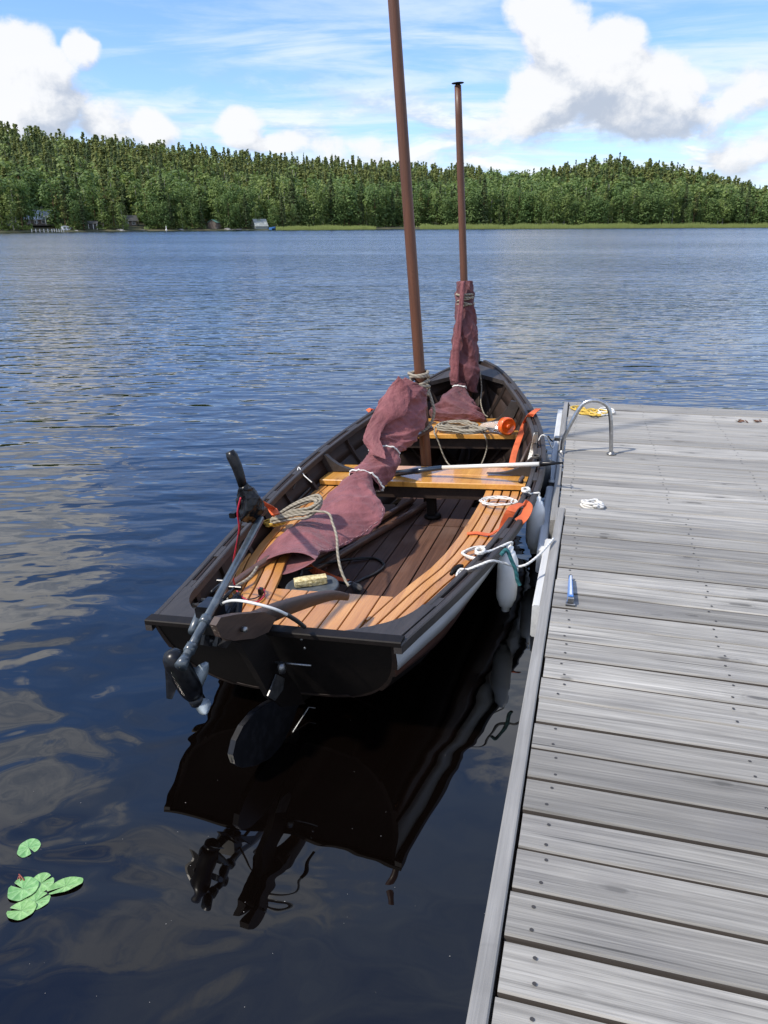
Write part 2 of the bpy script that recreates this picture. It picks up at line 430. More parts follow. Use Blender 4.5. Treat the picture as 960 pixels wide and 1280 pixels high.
# water: peat-brown lake; the ripples are a height field whose slope is taken at a fixed step
def water_fn(t, b):
    p = gpos(t)
    px, py, pz = sepx(p)
    # out from the lee of the jetty the breeze ruffles the lake
    out_ = (py - px * .10)
    ruff = out_.ss(2.2, 7.0)
    ruff2 = out_.ss(6.0, 40.0)
    gust = noise(mapv(p, (.010, .035, 0)), 1.0, 4, .6)
    gustm = gust.ss(.36, .62, .55, 1.25)
    def h(v):
        a = noise(mapv(v, (1.0, 1.35, 1), (4.2, 1.7, 0), (0, 0, .5)), 1.55, 2, .45, .5)
        r1 = noise(mapv(v, (1.0, 3.1, 1), (0, 0, 0), (0, 0, -.22)), 1.25, 2, .5, .25)
        r2 = noise(mapv(v, (1.3, 3.0, 1), (7, 3, 0), (0, 0, .16)), 3.1, 2, .55)
        r3 = noise(mapv(v, (.22, .6, 1), (2, 3, 0), (0, 0, -.1)), 1.0, 2, .5)
        return a, r1, r2, r3
    e = .02
    def at_(dx, dy): return h(comb(t, px + dx, py + dy, 0.0))
    h0 = at_(0, 0); hx = at_(e, 0); hy = at_(0, e)
    calm = (px + py * .06).ss(-1.3, .1)
    amps = [calm.lin(0, 1, .030, .008), (ruff * .034 + ruff2 * .012) * gustm, (ruff * .007 + ruff2 * .008) * gustm, ruff2 * .13]
    def slope(h1):
        acc = None
        for i in range(4):
            v = (h1[i] - h0[i]) * (1 / e) * amps[i]
            acc = v if acc is None else acc + v
        return acc
    sx, sy = slope(hx), slope(hy)
    # far-out normals tilted towards the jetty, added so the water mirrors sky, not trees
    nrm = comb(t, sx * -1.0, sy * -1.0 - ruff2 * .075, 1.0)
    t.links.new(out_.ss(6.0, 120.0, .012, .15).k, b.inputs['Roughness'])
    vn = t.nodes.new('ShaderNodeVectorMath'); vn.operation = 'NORMALIZE'
    t.links.new(nrm.k, vn.inputs[0]); t.links.new(vn.outputs[0], b.inputs['Normal'])
    return (.0018, .0011, .0008)
mat('lake_water', water_fn, .015, IOR=1.55)
def interp(x, tab):
    xs = [a for a, b in tab]; ys = [b for a, b in tab]
    return float(np.interp(x, xs, ys))
# ------------------------------------------------------------------ mesh helpers
PW = {}          # world matrices of the Empties, as 4x4 numpy
class MB:
    def __init__(s): s.v = []; s.f = []; s.mi = []; s.sm = []
    def add(s, vs, fs, mi=0, smooth=False):
        o = len(s.v); s.v += [tuple(map(float, p)) for p in vs]
        for f in fs:
            s.f.append([i + o for i in f]); s.mi.append(mi); s.sm.append(smooth)
    def box(s, c, ax, hx, hy, hz, mi=0, bev=0.0):
        """box with its own axes (3 unit rows); bev chamfers the four long edges (along the first axis)"""
        c = np.asarray(c, float); a, b, d = [np.asarray(q, float) for q in ax]
        if bev <= 0:
            vs = [c + a * hx * i + b * hy * j + d * hz * k for i in (-1, 1) for j in (-1, 1) for k in (-1, 1)]
            fs = [(0, 1, 3, 2), (4, 6, 7, 5), (0, 4, 5, 1), (2, 3, 7, 6), (0, 2, 6, 4), (1, 5, 7, 3)]
            s.add(vs, fs, mi)
        else:
            pr = [(-hy + bev, -hz), (hy - bev, -hz), (hy, -hz + bev), (hy, hz - bev), (hy - bev, hz), (-hy + bev, hz), (-hy, hz - bev), (-hy, -hz + bev)]
            vs = [c + a * hx * i + b * y + d * z for i in (-1, 1) for (y, z) in pr]
            fs = [(i, i + 8, (i + 1) % 8 + 8, (i + 1) % 8) for i in range(8)]
            fs += [tuple(range(8)), tuple(range(15, 7, -1))]
            s.add(vs, fs, mi)
    def loft(s, rings, closed=True, cap=True, mi=0, smooth=True):
        n = len(rings[0]); vs = [p for r in rings for p in r]; fs = []
        m = n if closed else n - 1
        for i in range(len(rings) - 1):
            for j in range(m):
                k = (j + 1) % n
                fs.append((i * n + j, (i + 1) * n + j, (i + 1) * n + k, i * n + k))
        if cap and closed:
            fs.append(tuple(range(n))); fs.append(tuple(reversed(range((len(rings) - 1) * n, len(rings) * n))))
        s.add(vs, fs, mi, smooth)
    def tube(s, pts, r, seg=6, mi=0, cap=True, flat=None):
        pts = [np.asarray(p, float) for p in pts]
        rs = r if hasattr(r, '__len__') else [r] * len(pts)
        up = np.array([0, 0, 1.0]); rings = []; prev = None
        for i, p in enumerate(pts):
            a = pts[max(i - 1, 0)]; b = pts[min(i + 1, len(pts) - 1)]
            d = b - a; L = np.linalg.norm(d); d = d / L if L > 1e-9 else np.array([0, 0, 1.0])
            if prev is None:
                x = np.cross(d, up)
                if np.linalg.norm(x) < .05: x = np.cross(d, np.array([1.0, 0, 0]))
            else: x = prev - d * (prev @ d)
            if np.linalg.norm(x) < 1e-6: x = np.cross(d, np.array([1.0, .3, .2]))
            x = x / np.linalg.norm(x); y = np.cross(d, x); prev = x
            rings.append([p + rs[i] * (math.cos(t) * x + math.sin(t) * y) for t in [2 * math.pi * k / seg for k in range(seg)]])
        s.loft(rings, True, cap, mi, True)
    def lathe(s, base, axis, prof, seg=16, mi=0):
        """prof: list of (radius, height along axis)"""
        base = np.asarray(base, float); d = np.asarray(axis, float); d = d / np.linalg.norm(d)
        x = np.cross(d, np.array([0, 0, 1.0]))
        if np.linalg.norm(x) < .1: x = np.cross(d, np.array([0, 1.0, 0]))
        x /= np.linalg.norm(x); y = np.cross(d, x)
        s.loft([[base + d * h_ + r * (math.cos(t) * x + math.sin(t) * y) for t in [2 * math.pi * k / seg for k in range(seg)]] for (r, h_) in prof], True, True, mi, True)
    def prism(s, outline, vec, mi=0):
        """flat outline (list of points) pushed along vec"""
        o = [np.asarray(p, float) for p in outline]; n = len(o); v = np.asarray(vec, float)
        vs = o + [p + v for p in o]
        s.add(vs, [tuple(range(n)), tuple(reversed(range(n, 2 * n)))] + [(i, i + n, (i + 1) % n + n, (i + 1) % n) for i in range(n)], mi)
    def ribbon(s, pts, w, th=.003, mi=0):
        """flat strap: pts = list of (point, width direction)"""
        rings = []
        for i, (p, d) in enumerate(pts):
            p = np.asarray(p, float); d = np.asarray(d, float); d = d / np.linalg.norm(d)
            a = np.asarray(pts[max(i - 1, 0)][0], float); b = np.asarray(pts[min(i + 1, len(pts) - 1)][0], float)
            nn = np.cross(b - a, d); nn = nn / max(np.linalg.norm(nn), 1e-9) * th
            rings.append([p - d * w / 2 - nn, p + d * w / 2 - nn, p + d * w / 2 + nn, p - d * w / 2 + nn])
        s.loft(rings, True, True, mi, False)

def mesh_from(name, mb, mats, off=None):
    me = bpy.data.meshes.new(name)
    v = np.array(mb.v, float)
    if off is not None: v = off(v)
    me.from_pydata([tuple(p) for p in v], [], mb.f)
    me.polygons.foreach_set('use_smooth', mb.sm)
    me.polygons.foreach_set('material_index', mb.mi)
    for m in (mats if isinstance(mats, (list, tuple)) else [mats]): me.materials.append(MAT[m])
    bm = bmesh.new(); bm.from_mesh(me); bmesh.ops.recalc_face_normals(bm, faces=bm.faces); bm.to_mesh(me); bm.free()
    me.update()
    return me
def tag(o, label=None, cat=None, group=None, kind=None):
    if label: o['label'] = label
    if cat: o['category'] = cat
    if group: o['group'] = group
    if kind: o['kind'] = kind
    return o
def make(name, mb, mats, parent=None, label=None, cat=None, group=None, kind=None):
    """world-space mesh -> object; a child is stored in its root's own space, a thing gets its origin at its base"""
    if parent is None:
        v = np.array(mb.v); c = np.array([v[:, 0].mean(), v[:, 1].mean(), v[:, 2].min()])
        me = mesh_from(name, mb, mats, lambda q: q - c)
        o = bpy.data.objects.new(name, me); o.location = c
        M = np.eye(4); M[:3, 3] = c
    else:
        Mi = np.linalg.inv(PW[parent.name])
        me = mesh_from(name, mb, mats, lambda q: q @ Mi[:3, :3].T + Mi[:3, 3])
        o = bpy.data.objects.new(name, me); o.parent = parent
        M = PW[parent.name]
    COL.objects.link(o); PW[o.name] = M
    return tag(o, label, cat, group, kind)
def empty(name, loc, label, cat, group=None, M=None):
    o = bpy.data.objects.new(name, None); COL.objects.link(o); o.empty_display_size = .1
    if M is None:
        M = np.eye(4); M[:3, 3] = loc
    o.matrix_world = Matrix(M.tolist())
    PW[o.name] = M
    return tag(o, label, cat, group)
def spline(P, n=8, closed=False):
    P = [np.asarray(p, float) for p in P]; out = []
    N = len(P)
    for i in range(N if closed else N - 1):
        if closed: p0, p1, p2, p3 = P[i - 1], P[i], P[(i + 1) % N], P[(i + 2) % N]
        else: p0, p1, p2, p3 = P[max(i - 1, 0)], P[i], P[i + 1], P[min(i + 2, N - 1)]
        for k in range(n):
            t = k / n
            out.append(.5 * ((2 * p1) + (p2 - p0) * t + (2 * p0 - 5 * p1 + 4 * p2 - p3) * t * t + (3 * p1 - p0 - 3 * p2 + p3) * t ** 3))
    if not closed: out.append(P[-1])
    return out
UPZ = np.array([0, 0, 1.0])

# ------------------------------------------------------------------ water and far terrain
LEN = 4.745
def half_beam(s):
    t = min(max(s / LEN, 0), 1); return max((.5533 + 1.2931 * t + 1.3475 * t * t - 1.8024 * t ** 3) * (1 - t) ** .6 - (.034 + .014 * math.sin(min(t / .75, 1) * math.pi)) * min(1, (1 - t) * 6), .002)
def sheer(s):
    t = min(max(s / LEN, 0), 1); return .4906 - .4055 * t + .7262 * t * t
def keel(s):
    z = -.13
    if s < 1.3: z += .245 * (1 - s / 1.3) ** 1.6
    if s > 3.3: z += (sheer(s) + .13) * ((s - 3.3) / (LEN - 3.3)) ** 2.4
    return z
def sec(s, u):
    """hull section: u = 0 at the keel, 1 at the gunwale -> (n, z)"""
    p = interp(s, [(0, 3.0), (.45, 2.5), (1.0, 1.8), (1.8, 1.55), (3.0, 1.5), (4.4, 1.15)])
    zk, zs = keel(s), sheer(s)
    a = u * math.pi / 2
    x = math.sin(a) ** (2 / p); y = 1 - math.cos(a) ** (2 / p)
    n = half_beam(s) * (x * .93 + .07 * y)
    return n, zk + (zs - zk) * y
def hull_n(s, z):
    zk, zs = keel(s), sheer(s)
    if z <= zk: return 0.0
    lo, hi = 0.0, 1.0
    for _ in range(24):
        m = (lo + hi) / 2
        if sec(s, m)[1] < z: lo = m
        else: hi = m
    return sec(s, lo)[0]

def build_water():
    # a hole in the water sheet where the boat's hull displaces it
    loop = []
    for s in np.linspace(.35, 4.0, 24):
        loop.append(W(s, max(hull_n(s, .0) - .05, .02), 0))
    for s in np.linspace(4.0, .35, 24):
        loop.append(W(s, -max(hull_n(s, .0) - .05, .02), 0))
    hole = np.array(loop)[:, :2]; c = hole.mean(0)
    ang = np.arctan2(hole[:, 1] - c[1], hole[:, 0] - c[0])
    rings = [[(x, y, 0) for x, y in hole]]
    for R in (4.0, 12, 60, 400, 2500):
        f = [(c[0] + R * math.cos(a), c[1] + R * math.sin(a), 0) for a in ang]; rings.append(f)
    m = MB(); m.loft(rings, True, False, 0, False)
    me = mesh_from('lake', m, 'lake_water')
    # all faces look up
    bm = bmesh.new(); bm.from_mesh(me)
    for f in bm.faces:
        if f.normal.z < 0: f.normal_flip()
    bm.to_mesh(me); bm.free()
    o = bpy.data.objects.new('lake', me); COL.objects.link(o); tag(o, kind='structure')
build_water()

SHORE = [(-1.6, 330), (-.48, 285), (-.40, 292), (-.2, 330), (-.05, 352), (.02, 372), (.1, 372), (.25, 395), (.45, 450), (1.6, 500)]
RIDGE = []     # tree-top elevation (radians) by azimuth, read off the photograph's skyline
for x, y in [(-700, 178), (-300, 150), (0, 158), (40, 160), (100, 172), (160, 176), (230, 182), (300, 192), (370, 196), (440, 200), (500, 204), (560, 208), (610, 211), (650, 214), (690, 211), (720, 206), (745, 199), (770, 197), (800, 201), (840, 208), (880, 215), (920, 226), (960, 239), (1040, 246), (1300, 240), (1800, 215)]:
    RIDGE.append(azel(x, y))
def shore(az): return interp(az, SHORE)
DEEP = 260.0
def top_el(az): return interp(az, RIDGE)
def dome(az): return math.exp(-((az - .285) / .12) ** 2)
def ground(az, r):
    d0 = shore(az); deep = DEEP - 140 * dome(az)
    t = (r - d0) / deep
    if t < 0: return -1.2 + .0 * t if t < -.03 else t * 40 + .0
    zr = (d0 + deep) * math.tan(top_el(az)) + CAMH - 17.0
    zr = max(zr, 2.0)
    tt = min(t, 1.0)
    e = tt ** 1.15
    z = .35 + zr * e
    if t > 1: z -= zr * .25 * min(t - 1, 1.5)
    return z
def build_terrain():
    m = MB(); azs = np.linspace(-1.45, 1.45, 150); cols = []
    for a in azs:
        d0 = shore(a); col = []
        for dr in (-12, -2, 0, 2, 8, 20, 45, 80, 120, 160, 200, 240, 270, 320, 420, 900, 3000):
            r = d0 + dr; z = ground(a, r) if dr < 3000 else 20.0
            if dr == -12: z = -1.5
            if dr == -2: z = -.15
            if 8 <= dr < 500: z += 1.5 * math.sin(a * 37 + dr * .05) * min(dr / 60, 1)
            col.append((r * math.sin(a), r * math.cos(a), z))
        cols.append(col)
    m.loft(cols, False, False, 0, True)
    me = mesh_from('hillside', m, 'forest_floor')
    o = bpy.data.objects.new('hillside', me); COL.objects.link(o); tag(o, kind='structure')
build_terrain()

# ------------------------------------------------------------------ the jetty: near gangway and the lower pontoon beyond it
JA = math.radians(15.3)
JD = np.array([math.sin(JA), math.cos(JA), 0]); JX = np.array([math.cos(JA), -math.sin(JA), 0])
def jm(o):
    M = np.eye(4); M[:3, 0] = JX; M[:3, 1] = JD; M[:3, 2] = UPZ; M[:3, 3] = o; return M
ZN, ZF = .45, .395
NP0 = gz(611, 1280, ZN)            # inner side of the near edge rail
def plank_mb(length, width, th, seed):
    """one board along local x, slightly cupped and bowed, with eased edges"""
    r = random.Random(seed); m = MB(); rings = []
    b1, b2, b3 = r.uniform(-.0025, .0025), r.uniform(-.0025, .0025), r.uniform(-.003, .003)
    cup = r.uniform(.0005, .0025); w = width + r.uniform(-.003, .003); e = .004
    for i in range(5):
        t = i / 4; x = length * t; y0 = b1 * math.sin(math.pi * t) + b3 * (t - .5); z0 = b2 * math.sin(math.pi * t * 1.3 + r.random())
        pr = [(-w / 2, -th), (w / 2, -th), (w / 2, -e), (w / 2 - e, 0 + cup), (0, -cup * .4), (-w / 2 + e, cup), (-w / 2, -e)]
        rings.append([(x, y + y0, z + z0) for y, z in pr])
    m.loft(rings, True, True, 0, False)
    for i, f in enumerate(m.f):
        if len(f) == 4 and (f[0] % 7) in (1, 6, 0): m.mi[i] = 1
    return m
def build_deck(name, label, origin, z, length, pitch, pw, width, rail_w, seed, M0, pmat='weathered_plank'):
    o3 = np.array([origin[0], origin[1], 0.0])
    root = empty(name, None, label, 'jetty', None, M0)
    n = int(length / pitch)
    meshes = [mesh_from('plank', plank_mb(width, pw, .028, seed + k), [pmat, 'plank_side_shade']) for k in range(12)]
    sm = MB()
    for i in range(n):
        p = bpy.data.objects.new('plank', meshes[(i * 5 + seed) % 12]); COL.objects.link(p)
        p.parent = root
        yy = (i + .5) * pitch + random.uniform(-.0022, .0022)
        p.location = (.004 + random.uniform(0, .005), yy, z + random.uniform(-.0015, .0015))
        p.rotation_euler = (0, random.uniform(-.0006, .0006), random.uniform(-.0009, .0009))
        if i % 2: p.scale = (1, -1, 1)
        if i % 3 == 1:
            p.location.x += width; p.scale = (-1, p.scale[1], 1)
        for xs in (.075, .66, 1.25, 1.85, width - .08):
            for dy in (-pw * .28, pw * .28):
                c = np.array([xs + random.uniform(-.012, .012), yy + dy + random.uniform(-.008, .008), z + .0012])
                k = 8; rr = .0052
                sm.add([c + np.array([0, 0, .0012])] + [c + np.array([rr * math.cos(2 * math.pi * q / k), rr * math.sin(2 * math.pi * q / k), 0.0014]) for q in range(k)],
                       [(0, 1 + q, 1 + (q + 1) % k) for q in range(k)])
    v = np.array(sm.v); M = PW[root.name]; sm.v = [tuple(q) for q in (v @ M[:3, :3].T + M[:3, 3])]
    make('screw_heads', sm, 'screw', root, kind='stuff')
    return root, n * pitch
def jbox(root, name, matn, x0, x1, y0, y1, z0, z1, bev=.004):
    """a timber in jetty space, its grain along its longest side"""
    d = [x1 - x0, y1 - y0, z1 - z0]; k = int(np.argmax(d))
    c = np.array([(x0 + x1) / 2, (y0 + y1) / 2, (z0 + z1) / 2])
    ax = np.eye(3); order = [k, (k + 1) % 3, (k + 2) % 3]
    m = MB(); m.box(np.zeros(3), np.eye(3), d[order[0]] / 2, d[order[1]] / 2, d[order[2]] / 2, 0, bev)
    me = mesh_from(name, m, matn)
    o = bpy.data.objects.new(name, me); COL.objects.link(o); o.parent = root
    R = np.eye(4); R[:3, 0] = ax[order[0]]; R[:3, 1] = ax[order[1]]; R[:3, 2] = ax[order[2]]; R[:3, 3] = c
    o.matrix_local = Matrix(R.tolist())
    return o
y_start = -2.2
NO = NP0 + JD * y_start
near, nl = build_deck('jetty', 'grey weathered plank jetty section in the foreground, higher than the deck beyond it', NO, ZN, 5.46, .1422, .130, 2.6, .05, 11, jm(NO * np.array([1, 1, 0])))
near_end = nl
jbox(near, 'edge_rail', 'weathered_rail', -.046, -.002, 0, near_end - .02, ZN - .12, ZN + .004)
jbox(near, 'end_board', 'weathered_rail', .0, 2.6, near_end + .002, near_end + .03, ZN - .16, ZN - .004)
for x in (.45, 1.2, 1.9, 2.5): jbox(near, 'joist', 'weathered_rail', x - .03, x + .03, .05, near_end - .05, ZN - .17, ZN - .03)
for y in (2.45,): jbox(near, 'cross_beam', 'weathered_rail', .0, 2.5, y - .05, y + .05, ZN - .28, ZN - .172)
for y in (.4, 2.45, 4.9):
    jbox(near, 'post', 'weathered_rail', .12, .24, y + .06, y + .18, -1.5, ZN - .05)
FA = gz(702.5, 590, ZF); FB = gz(711, 501, ZF)
FD = (FB - FA) / np.linalg.norm(FB - FA); FXV = np.array([FD[1], -FD[0], 0])
FO = FA - FD * .96
flen = (FB - FO) @ FD
MF = np.eye(4); MF[:3, 0] = FXV; MF[:3, 1] = FD; MF[:3, 3] = FO * np.array([1, 1, 0])
far, fl = build_deck('floating_pontoon', 'grey weathered plank pontoon with the steel ladder hoop at the far end', FO, ZF, flen, .1415, .133, 2.75, .05, 31, MF, 'pontoon_plank')
jbox(far, 'edge_rail', 'weathered_rail', -.042, -.003, 0, fl, ZF - .14, ZF + .003)
jbox(far, 'end_board', 'weathered_rail', -.042, 2.75, fl + .002, fl + .034, ZF - .15, ZF - .003)
for x in (.5, 1.3, 2.2): jbox(far, 'joist', 'weathered_rail', x - .04, x + .04, .05, fl - .05, ZF - .19, ZF - .03)
for (x0, x1) in ((.25, 1.05), (1.7, 2.5)): jbox(far, 'float', 'fender_dark', x0, x1, .3, fl - .3, -.25, ZF - .195)
# white fender boards along the boat side
for (a, b) in ((-.28, .86), (1.00, 2.06), (2.22, flen - .05)):
    jbox(far, 'fender_board', 'white_board', -.095, -.044, a, b, ZF - .21, ZF - .075, .008)
for y in (.93, 2.14): jbox(far, 'hinge_block', 'dull_steel', -.085, -.044, y - .035, y + .035, ZF - .16, ZF - .06, .006)
jbox(near, 'fender_board', 'white_board', -.088, -.048, near_end - 1.12, near_end - .30, ZN - .25, ZN - .085, .008)

# ladder hoop
def ladder():
    A = gz(702.5, 565, ZF); B = gz(764, 567.5, ZF)
    base = (A + B) / 2
    root = empty('ladder_handrail', base, 'bent stainless steel ladder hoop standing near the left edge of the pontoon', 'handrail')
    Y = base[1]
    def q(x, y, k): return gy(x, y, A[1] + (B[1] - A[1]) * k)
    P = [A, q(703.5, 552, 0), q(708, 541, .05), q(716, 525, .2), q(724, 511, .35), q(731, 503.5, .5), q(741, 500.5, .65), q(752, 502.5, .8), q(760, 509, .95), q(763, 520, 1), q(764, 540, 1), B]
    P[0] = P[0] - UPZ * .02; P[-1] = P[-1] - UPZ * .02
    m = MB(); m.tube(spline(P, 6), .0150, 10)
    make('hoop_tube', m, 'steel', root)
    for p in (A, B):
        m = MB(); m.lathe(p + UPZ * .0005, UPZ, [(.034, 0), (.034, .005), (.022, .009), (.022, .016)], 14)
        make('foot_flange', m, 'dull_steel', root)
ladder()
# ------------------------------------------------------------------ the boat
BMAT = np.eye(4); BMAT[:3, 0] = BH; BMAT[:3, 1] = -BN; BMAT[:3, 2] = BU; BMAT[:3, 3] = BO
boat = empty('rowing_boat', None, 'dark tarred wooden boat with pine benches and two masts moored beside the jetty', 'boat', None, BMAT)
def BP(name, mb, mats, parent=None, **k): return make(name, mb, mats, parent or boat, **k)
SS = np.concatenate([np.linspace(0, .6, 5), np.linspace(.8, 3.8, 13), np.linspace(4.0, LEN - .02, 7)])
def rake(s, z):
    """the transom leans: its foot stands further forward than its top"""
    if s > .5: return s
    return s + (.49 - z) * .42 * (1 - s / .5)
def HP(s, n, z, sg): return W(rake(s, z), sg * n, z)
# planking: five lapped strakes each side
YS_ = [0, .06, .24, .50, None, 1.0]
def ylev(k, s): return YS_[k] if k != 4 else 1 - .145 / max(sheer(s) - keel(s), .3)
def u_of(s, y):
    p = interp(s, [(0, 3.0), (.45, 2.5), (1.0, 1.8), (1.8, 1.55), (3.0, 1.5), (4.4, 1.15)])
    return math.acos(min(1, max(0, (1 - y) ** (p / 2)))) * 2 / math.pi
for sg in (1, -1):
    for k in range(5):
        m = MB(); ro = []; ri = []
        for s in SS:
            row = []
            for j in range(4):
                u = u_of(s, ylev(k, s) + (ylev(k + 1, s) - ylev(k, s)) * j / 3)
                n, z = sec(s, u)
                lap = .011 * (1 - j / 3) * min(1, max(0, (LEN - s) / .5)) if k else 0
                row.append((n + lap, z - lap * .2))
            inner = []
            for j in range(3, -1, -1):
                u = u_of(s, ylev(k, s) + (ylev(k + 1, s) - ylev(k, s)) * j / 3)
                n, z = sec(s, u)
                tk = .014
                inner.append((max(n - tk, .001), z + (.012 if k == 0 else .0)))
            ro.append([HP(s, n, z, sg) for n, z in row] + [HP(s, n, z, sg) for n, z in inner])
        n8 = 8
        vs = [p for r in ro for p in r]
        fo, fi = [], []
        for i in range(len(ro) - 1):
            for j in range(8):
                a = (i * 8 + j, (i + 1) * 8 + j, (i + 1) * 8 + (j + 1) % 8, i * 8 + (j + 1) % 8)
                (fo if j < 3 else fi).append(a)
        outer = {4: 'white_strake', 3: 'brown_strake'}.get(k, 'tarred_wood')
        m.add(vs, fo, 0, True); 
        m.f += [list(f) for f in fi]; m.mi += [1] * len(fi); m.sm += [True] * len(fi)
        for base in (0, len(ro) - 1):
            m.f.append([base * 8 + j for j in range(8)]); m.mi.append(1); m.sm.append(False)
        BP('strake', m, [outer, 'inner_wood'])
# keel and stem
m = MB(); rings = []
for s in SS:
    z = keel(s); rings.append([W(rake(s, z), a, z + b) for a, b in ((-.022, .012), (.022, .012), (.018, -.05), (-.018, -.05))])
rings.append([W(LEN + .03, a, sheer(LEN) + b) for a, b in ((-.022, .03), (.022, .03), (.018, -.03), (-.018, -.03))])
m.loft(rings, True, True, 0, False); BP('keel', m, 'tarred_wood')
m = MB(); m.box(W(LEN - .02, 0, sheer(LEN) + .0), BM, .045, .03, .06, 0, .008); BP('stem_head', m, 'gunwale_wood')
# transom
m = MB(); outl = []
us = np.linspace(0, 1, 12)
pts = [(sec(0, u)[0] - .003, sec(0, u)[1]) for u in us]
pts = [(n, z) for n, z in pts]
top = .492
out = [(-n, z) for n, z in reversed(pts)] + [(n, z) for n, z in pts[1:]]
front = [W(rake(.0, z) + .004, n, z) for n, z in out]; 
m.prism(front, BH * .034)
tr = BP('transom', m, 'tarred_wood')
m = MB(); m.box(W(.016, 0, .498), BM[[1, 0, 2]], half_beam(0) + .030, .030, .012, 0, .004); BP('cap_rail', m, 'tarred_wood', tr)
# gunwales: outer rail, inner rail and the spacer blocks between them
def gn(s, off): return max(half_beam(s) + off, .004)
gs = [s for s in np.linspace(-.012, LEN - .03, 34)]
for sg in (1, -1):
    for nm, o0, o1, z0, z1 in (('outer_rail', .001, .032, -.030, .010), ('inner_rail', -.054, -.026, -.030, .010)):
        m = MB(); rings = []
        for s in gs:
            if nm == 'inner_rail' and (s > LEN - .25 or s < .05): continue
            zz = sheer(s)
            sq = min(1, (LEN - s) / .7 + .25) if nm == 'inner_rail' else 1
            e = .005
            pr = [(o0, z0), (o1, z0), (o1, z1 - e), (o1 - e, z1), (o0 + e, z1), (o0, z1 - e)]
            rings.append([W(s, sg * gn(s, a * sq), zz + b) for a, b in pr])
        m.loft(rings, True, True, 0, False); BP(nm, m, 'gunwale_wood')
    s = .33
    while s < 4.2:
        a, b = half_beam(s), half_beam(s + .14); m = MB()
        L0, L1 = .13 if s > .5 else .10, 0
        rings = []
        for q in (s, s + .07, s + .14):
            rings.append([W(q, sg * gn(q, a_), sheer(q) + b_) for a_, b_ in ((-.0255, -.03), (.0, -.03), (.0, .007), (-.0255, .007))])
        m.loft(rings, True, True, 0, False); BP('spacer_block', m, 'gunwale_wood')
        s += .46
    # quarter knee: solid corner piece with a hollow inner edge
    m = MB(); arc = []
    for t in np.linspace(0, 1, 9):
        s_ = .045 + .33 * t; arc.append((s_, gn(s_, -.056) - .20 * (1 - t) ** 2.6))
    outl = [(.045, gn(.045, -.001))] + [(s_, n_) for s_, n_ in arc] + [(.375, gn(.375, -.001)), (.2, gn(.2, -.001))]
    m.prism([W(s_, sg * n_, sheer(s_) + .013) for s_, n_ in outl], BU * -.035); BP('quarter_knee', m, 'gunwale_wood')
# breasthook at the bow
m = MB(); m.prism([W(s_, n_, sheer(s_) + .006) for s_, n_ in ((4.66, 0), (4.45, gn(4.45, -.02)), (4.22, gn(4.22, -.05)), (4.38, .10), (4.42, 0), (4.38, -.10), (4.22, -gn(4.22, -.05)), (4.45, -gn(4.45, -.02)))], BU * -.035); BP('breasthook', m, 'gunwale_wood')
# ribs
for sg in (1, -1):
    for s in (.42, .80, 1.18, 1.56, 1.94, 2.32, 3.02, 3.34, 3.66, 3.96, 4.22):
        m = MB(); rings = []
        for u in np.linspace(.12, .985, 9):
            n, z = sec(s, u); n -= .014
            rings.append([W(s + a, sg * (max(n - b, .005)), z + .003) for a, b in ((-.017, -.004), (.017, -.004), (.017, .022), (-.017, .022))])
        m.loft(rings, True, True, 0, False); BP('rib', m, 'inner_wood')
# floor boards, in two lengths that meet under the seam seen in front of the main thwart
for (s0, s1) in ((.55, 2.395), (2.405, 3.95)):
    zf0 = .035
    for i in range(9):
        n = -.452 + i * .113
        m = MB(); a, b = s0, s1
        while hull_n(a, zf0 - .012) < abs(n) + .065 and a < b - .2: a += .05
        while hull_n(b, zf0 + .01) < abs(n) + .06 and b > a + .2: b -= .05
        m.box(W((a + b) / 2, n, zf0 + random.uniform(-.002, .002)), BM, (b - a) / 2, .0525, .009, 0, .002)
        BP('floor_board', m, 'floor_wood')
# side benches of narrow pine slats
INN = [(.0, .13), (.44, .235), (.76, .300), (.95, .345), (1.09, .387), (1.3, .422), (1.55, .447), (1.9, .462), (2.30, .468), (2.5, .46)]
ZB = .31
def bench_outer(s): return min(hull_n(s, ZB) - .02, gn(s, -.035))
for sg in (1, -1):
    for k in range(6):
        m = MB(); rings = []; ok = True
        for s in np.linspace(.10, 2.405, 26):
            i0 = interp(s, INN); wd = .0478
            if sg < 0: i0 = i0 + .03
            a = i0 + k * .0575; b = a + wd
            lim = bench_outer(s)
            if a > lim - .012: 
                if rings: break
                continue
            b = min(b, lim)
            rings.append([W(s, sg * n, ZB + z) for n, z in ((a, -.019), (b, -.019), (b, -.002), (b - .002, 0), (a + .002, 0), (a, -.002))])
        if len(rings) > 2:
            m.loft(rings, True, True, 0, False); BP('bench_slat', m, 'bench_wood')
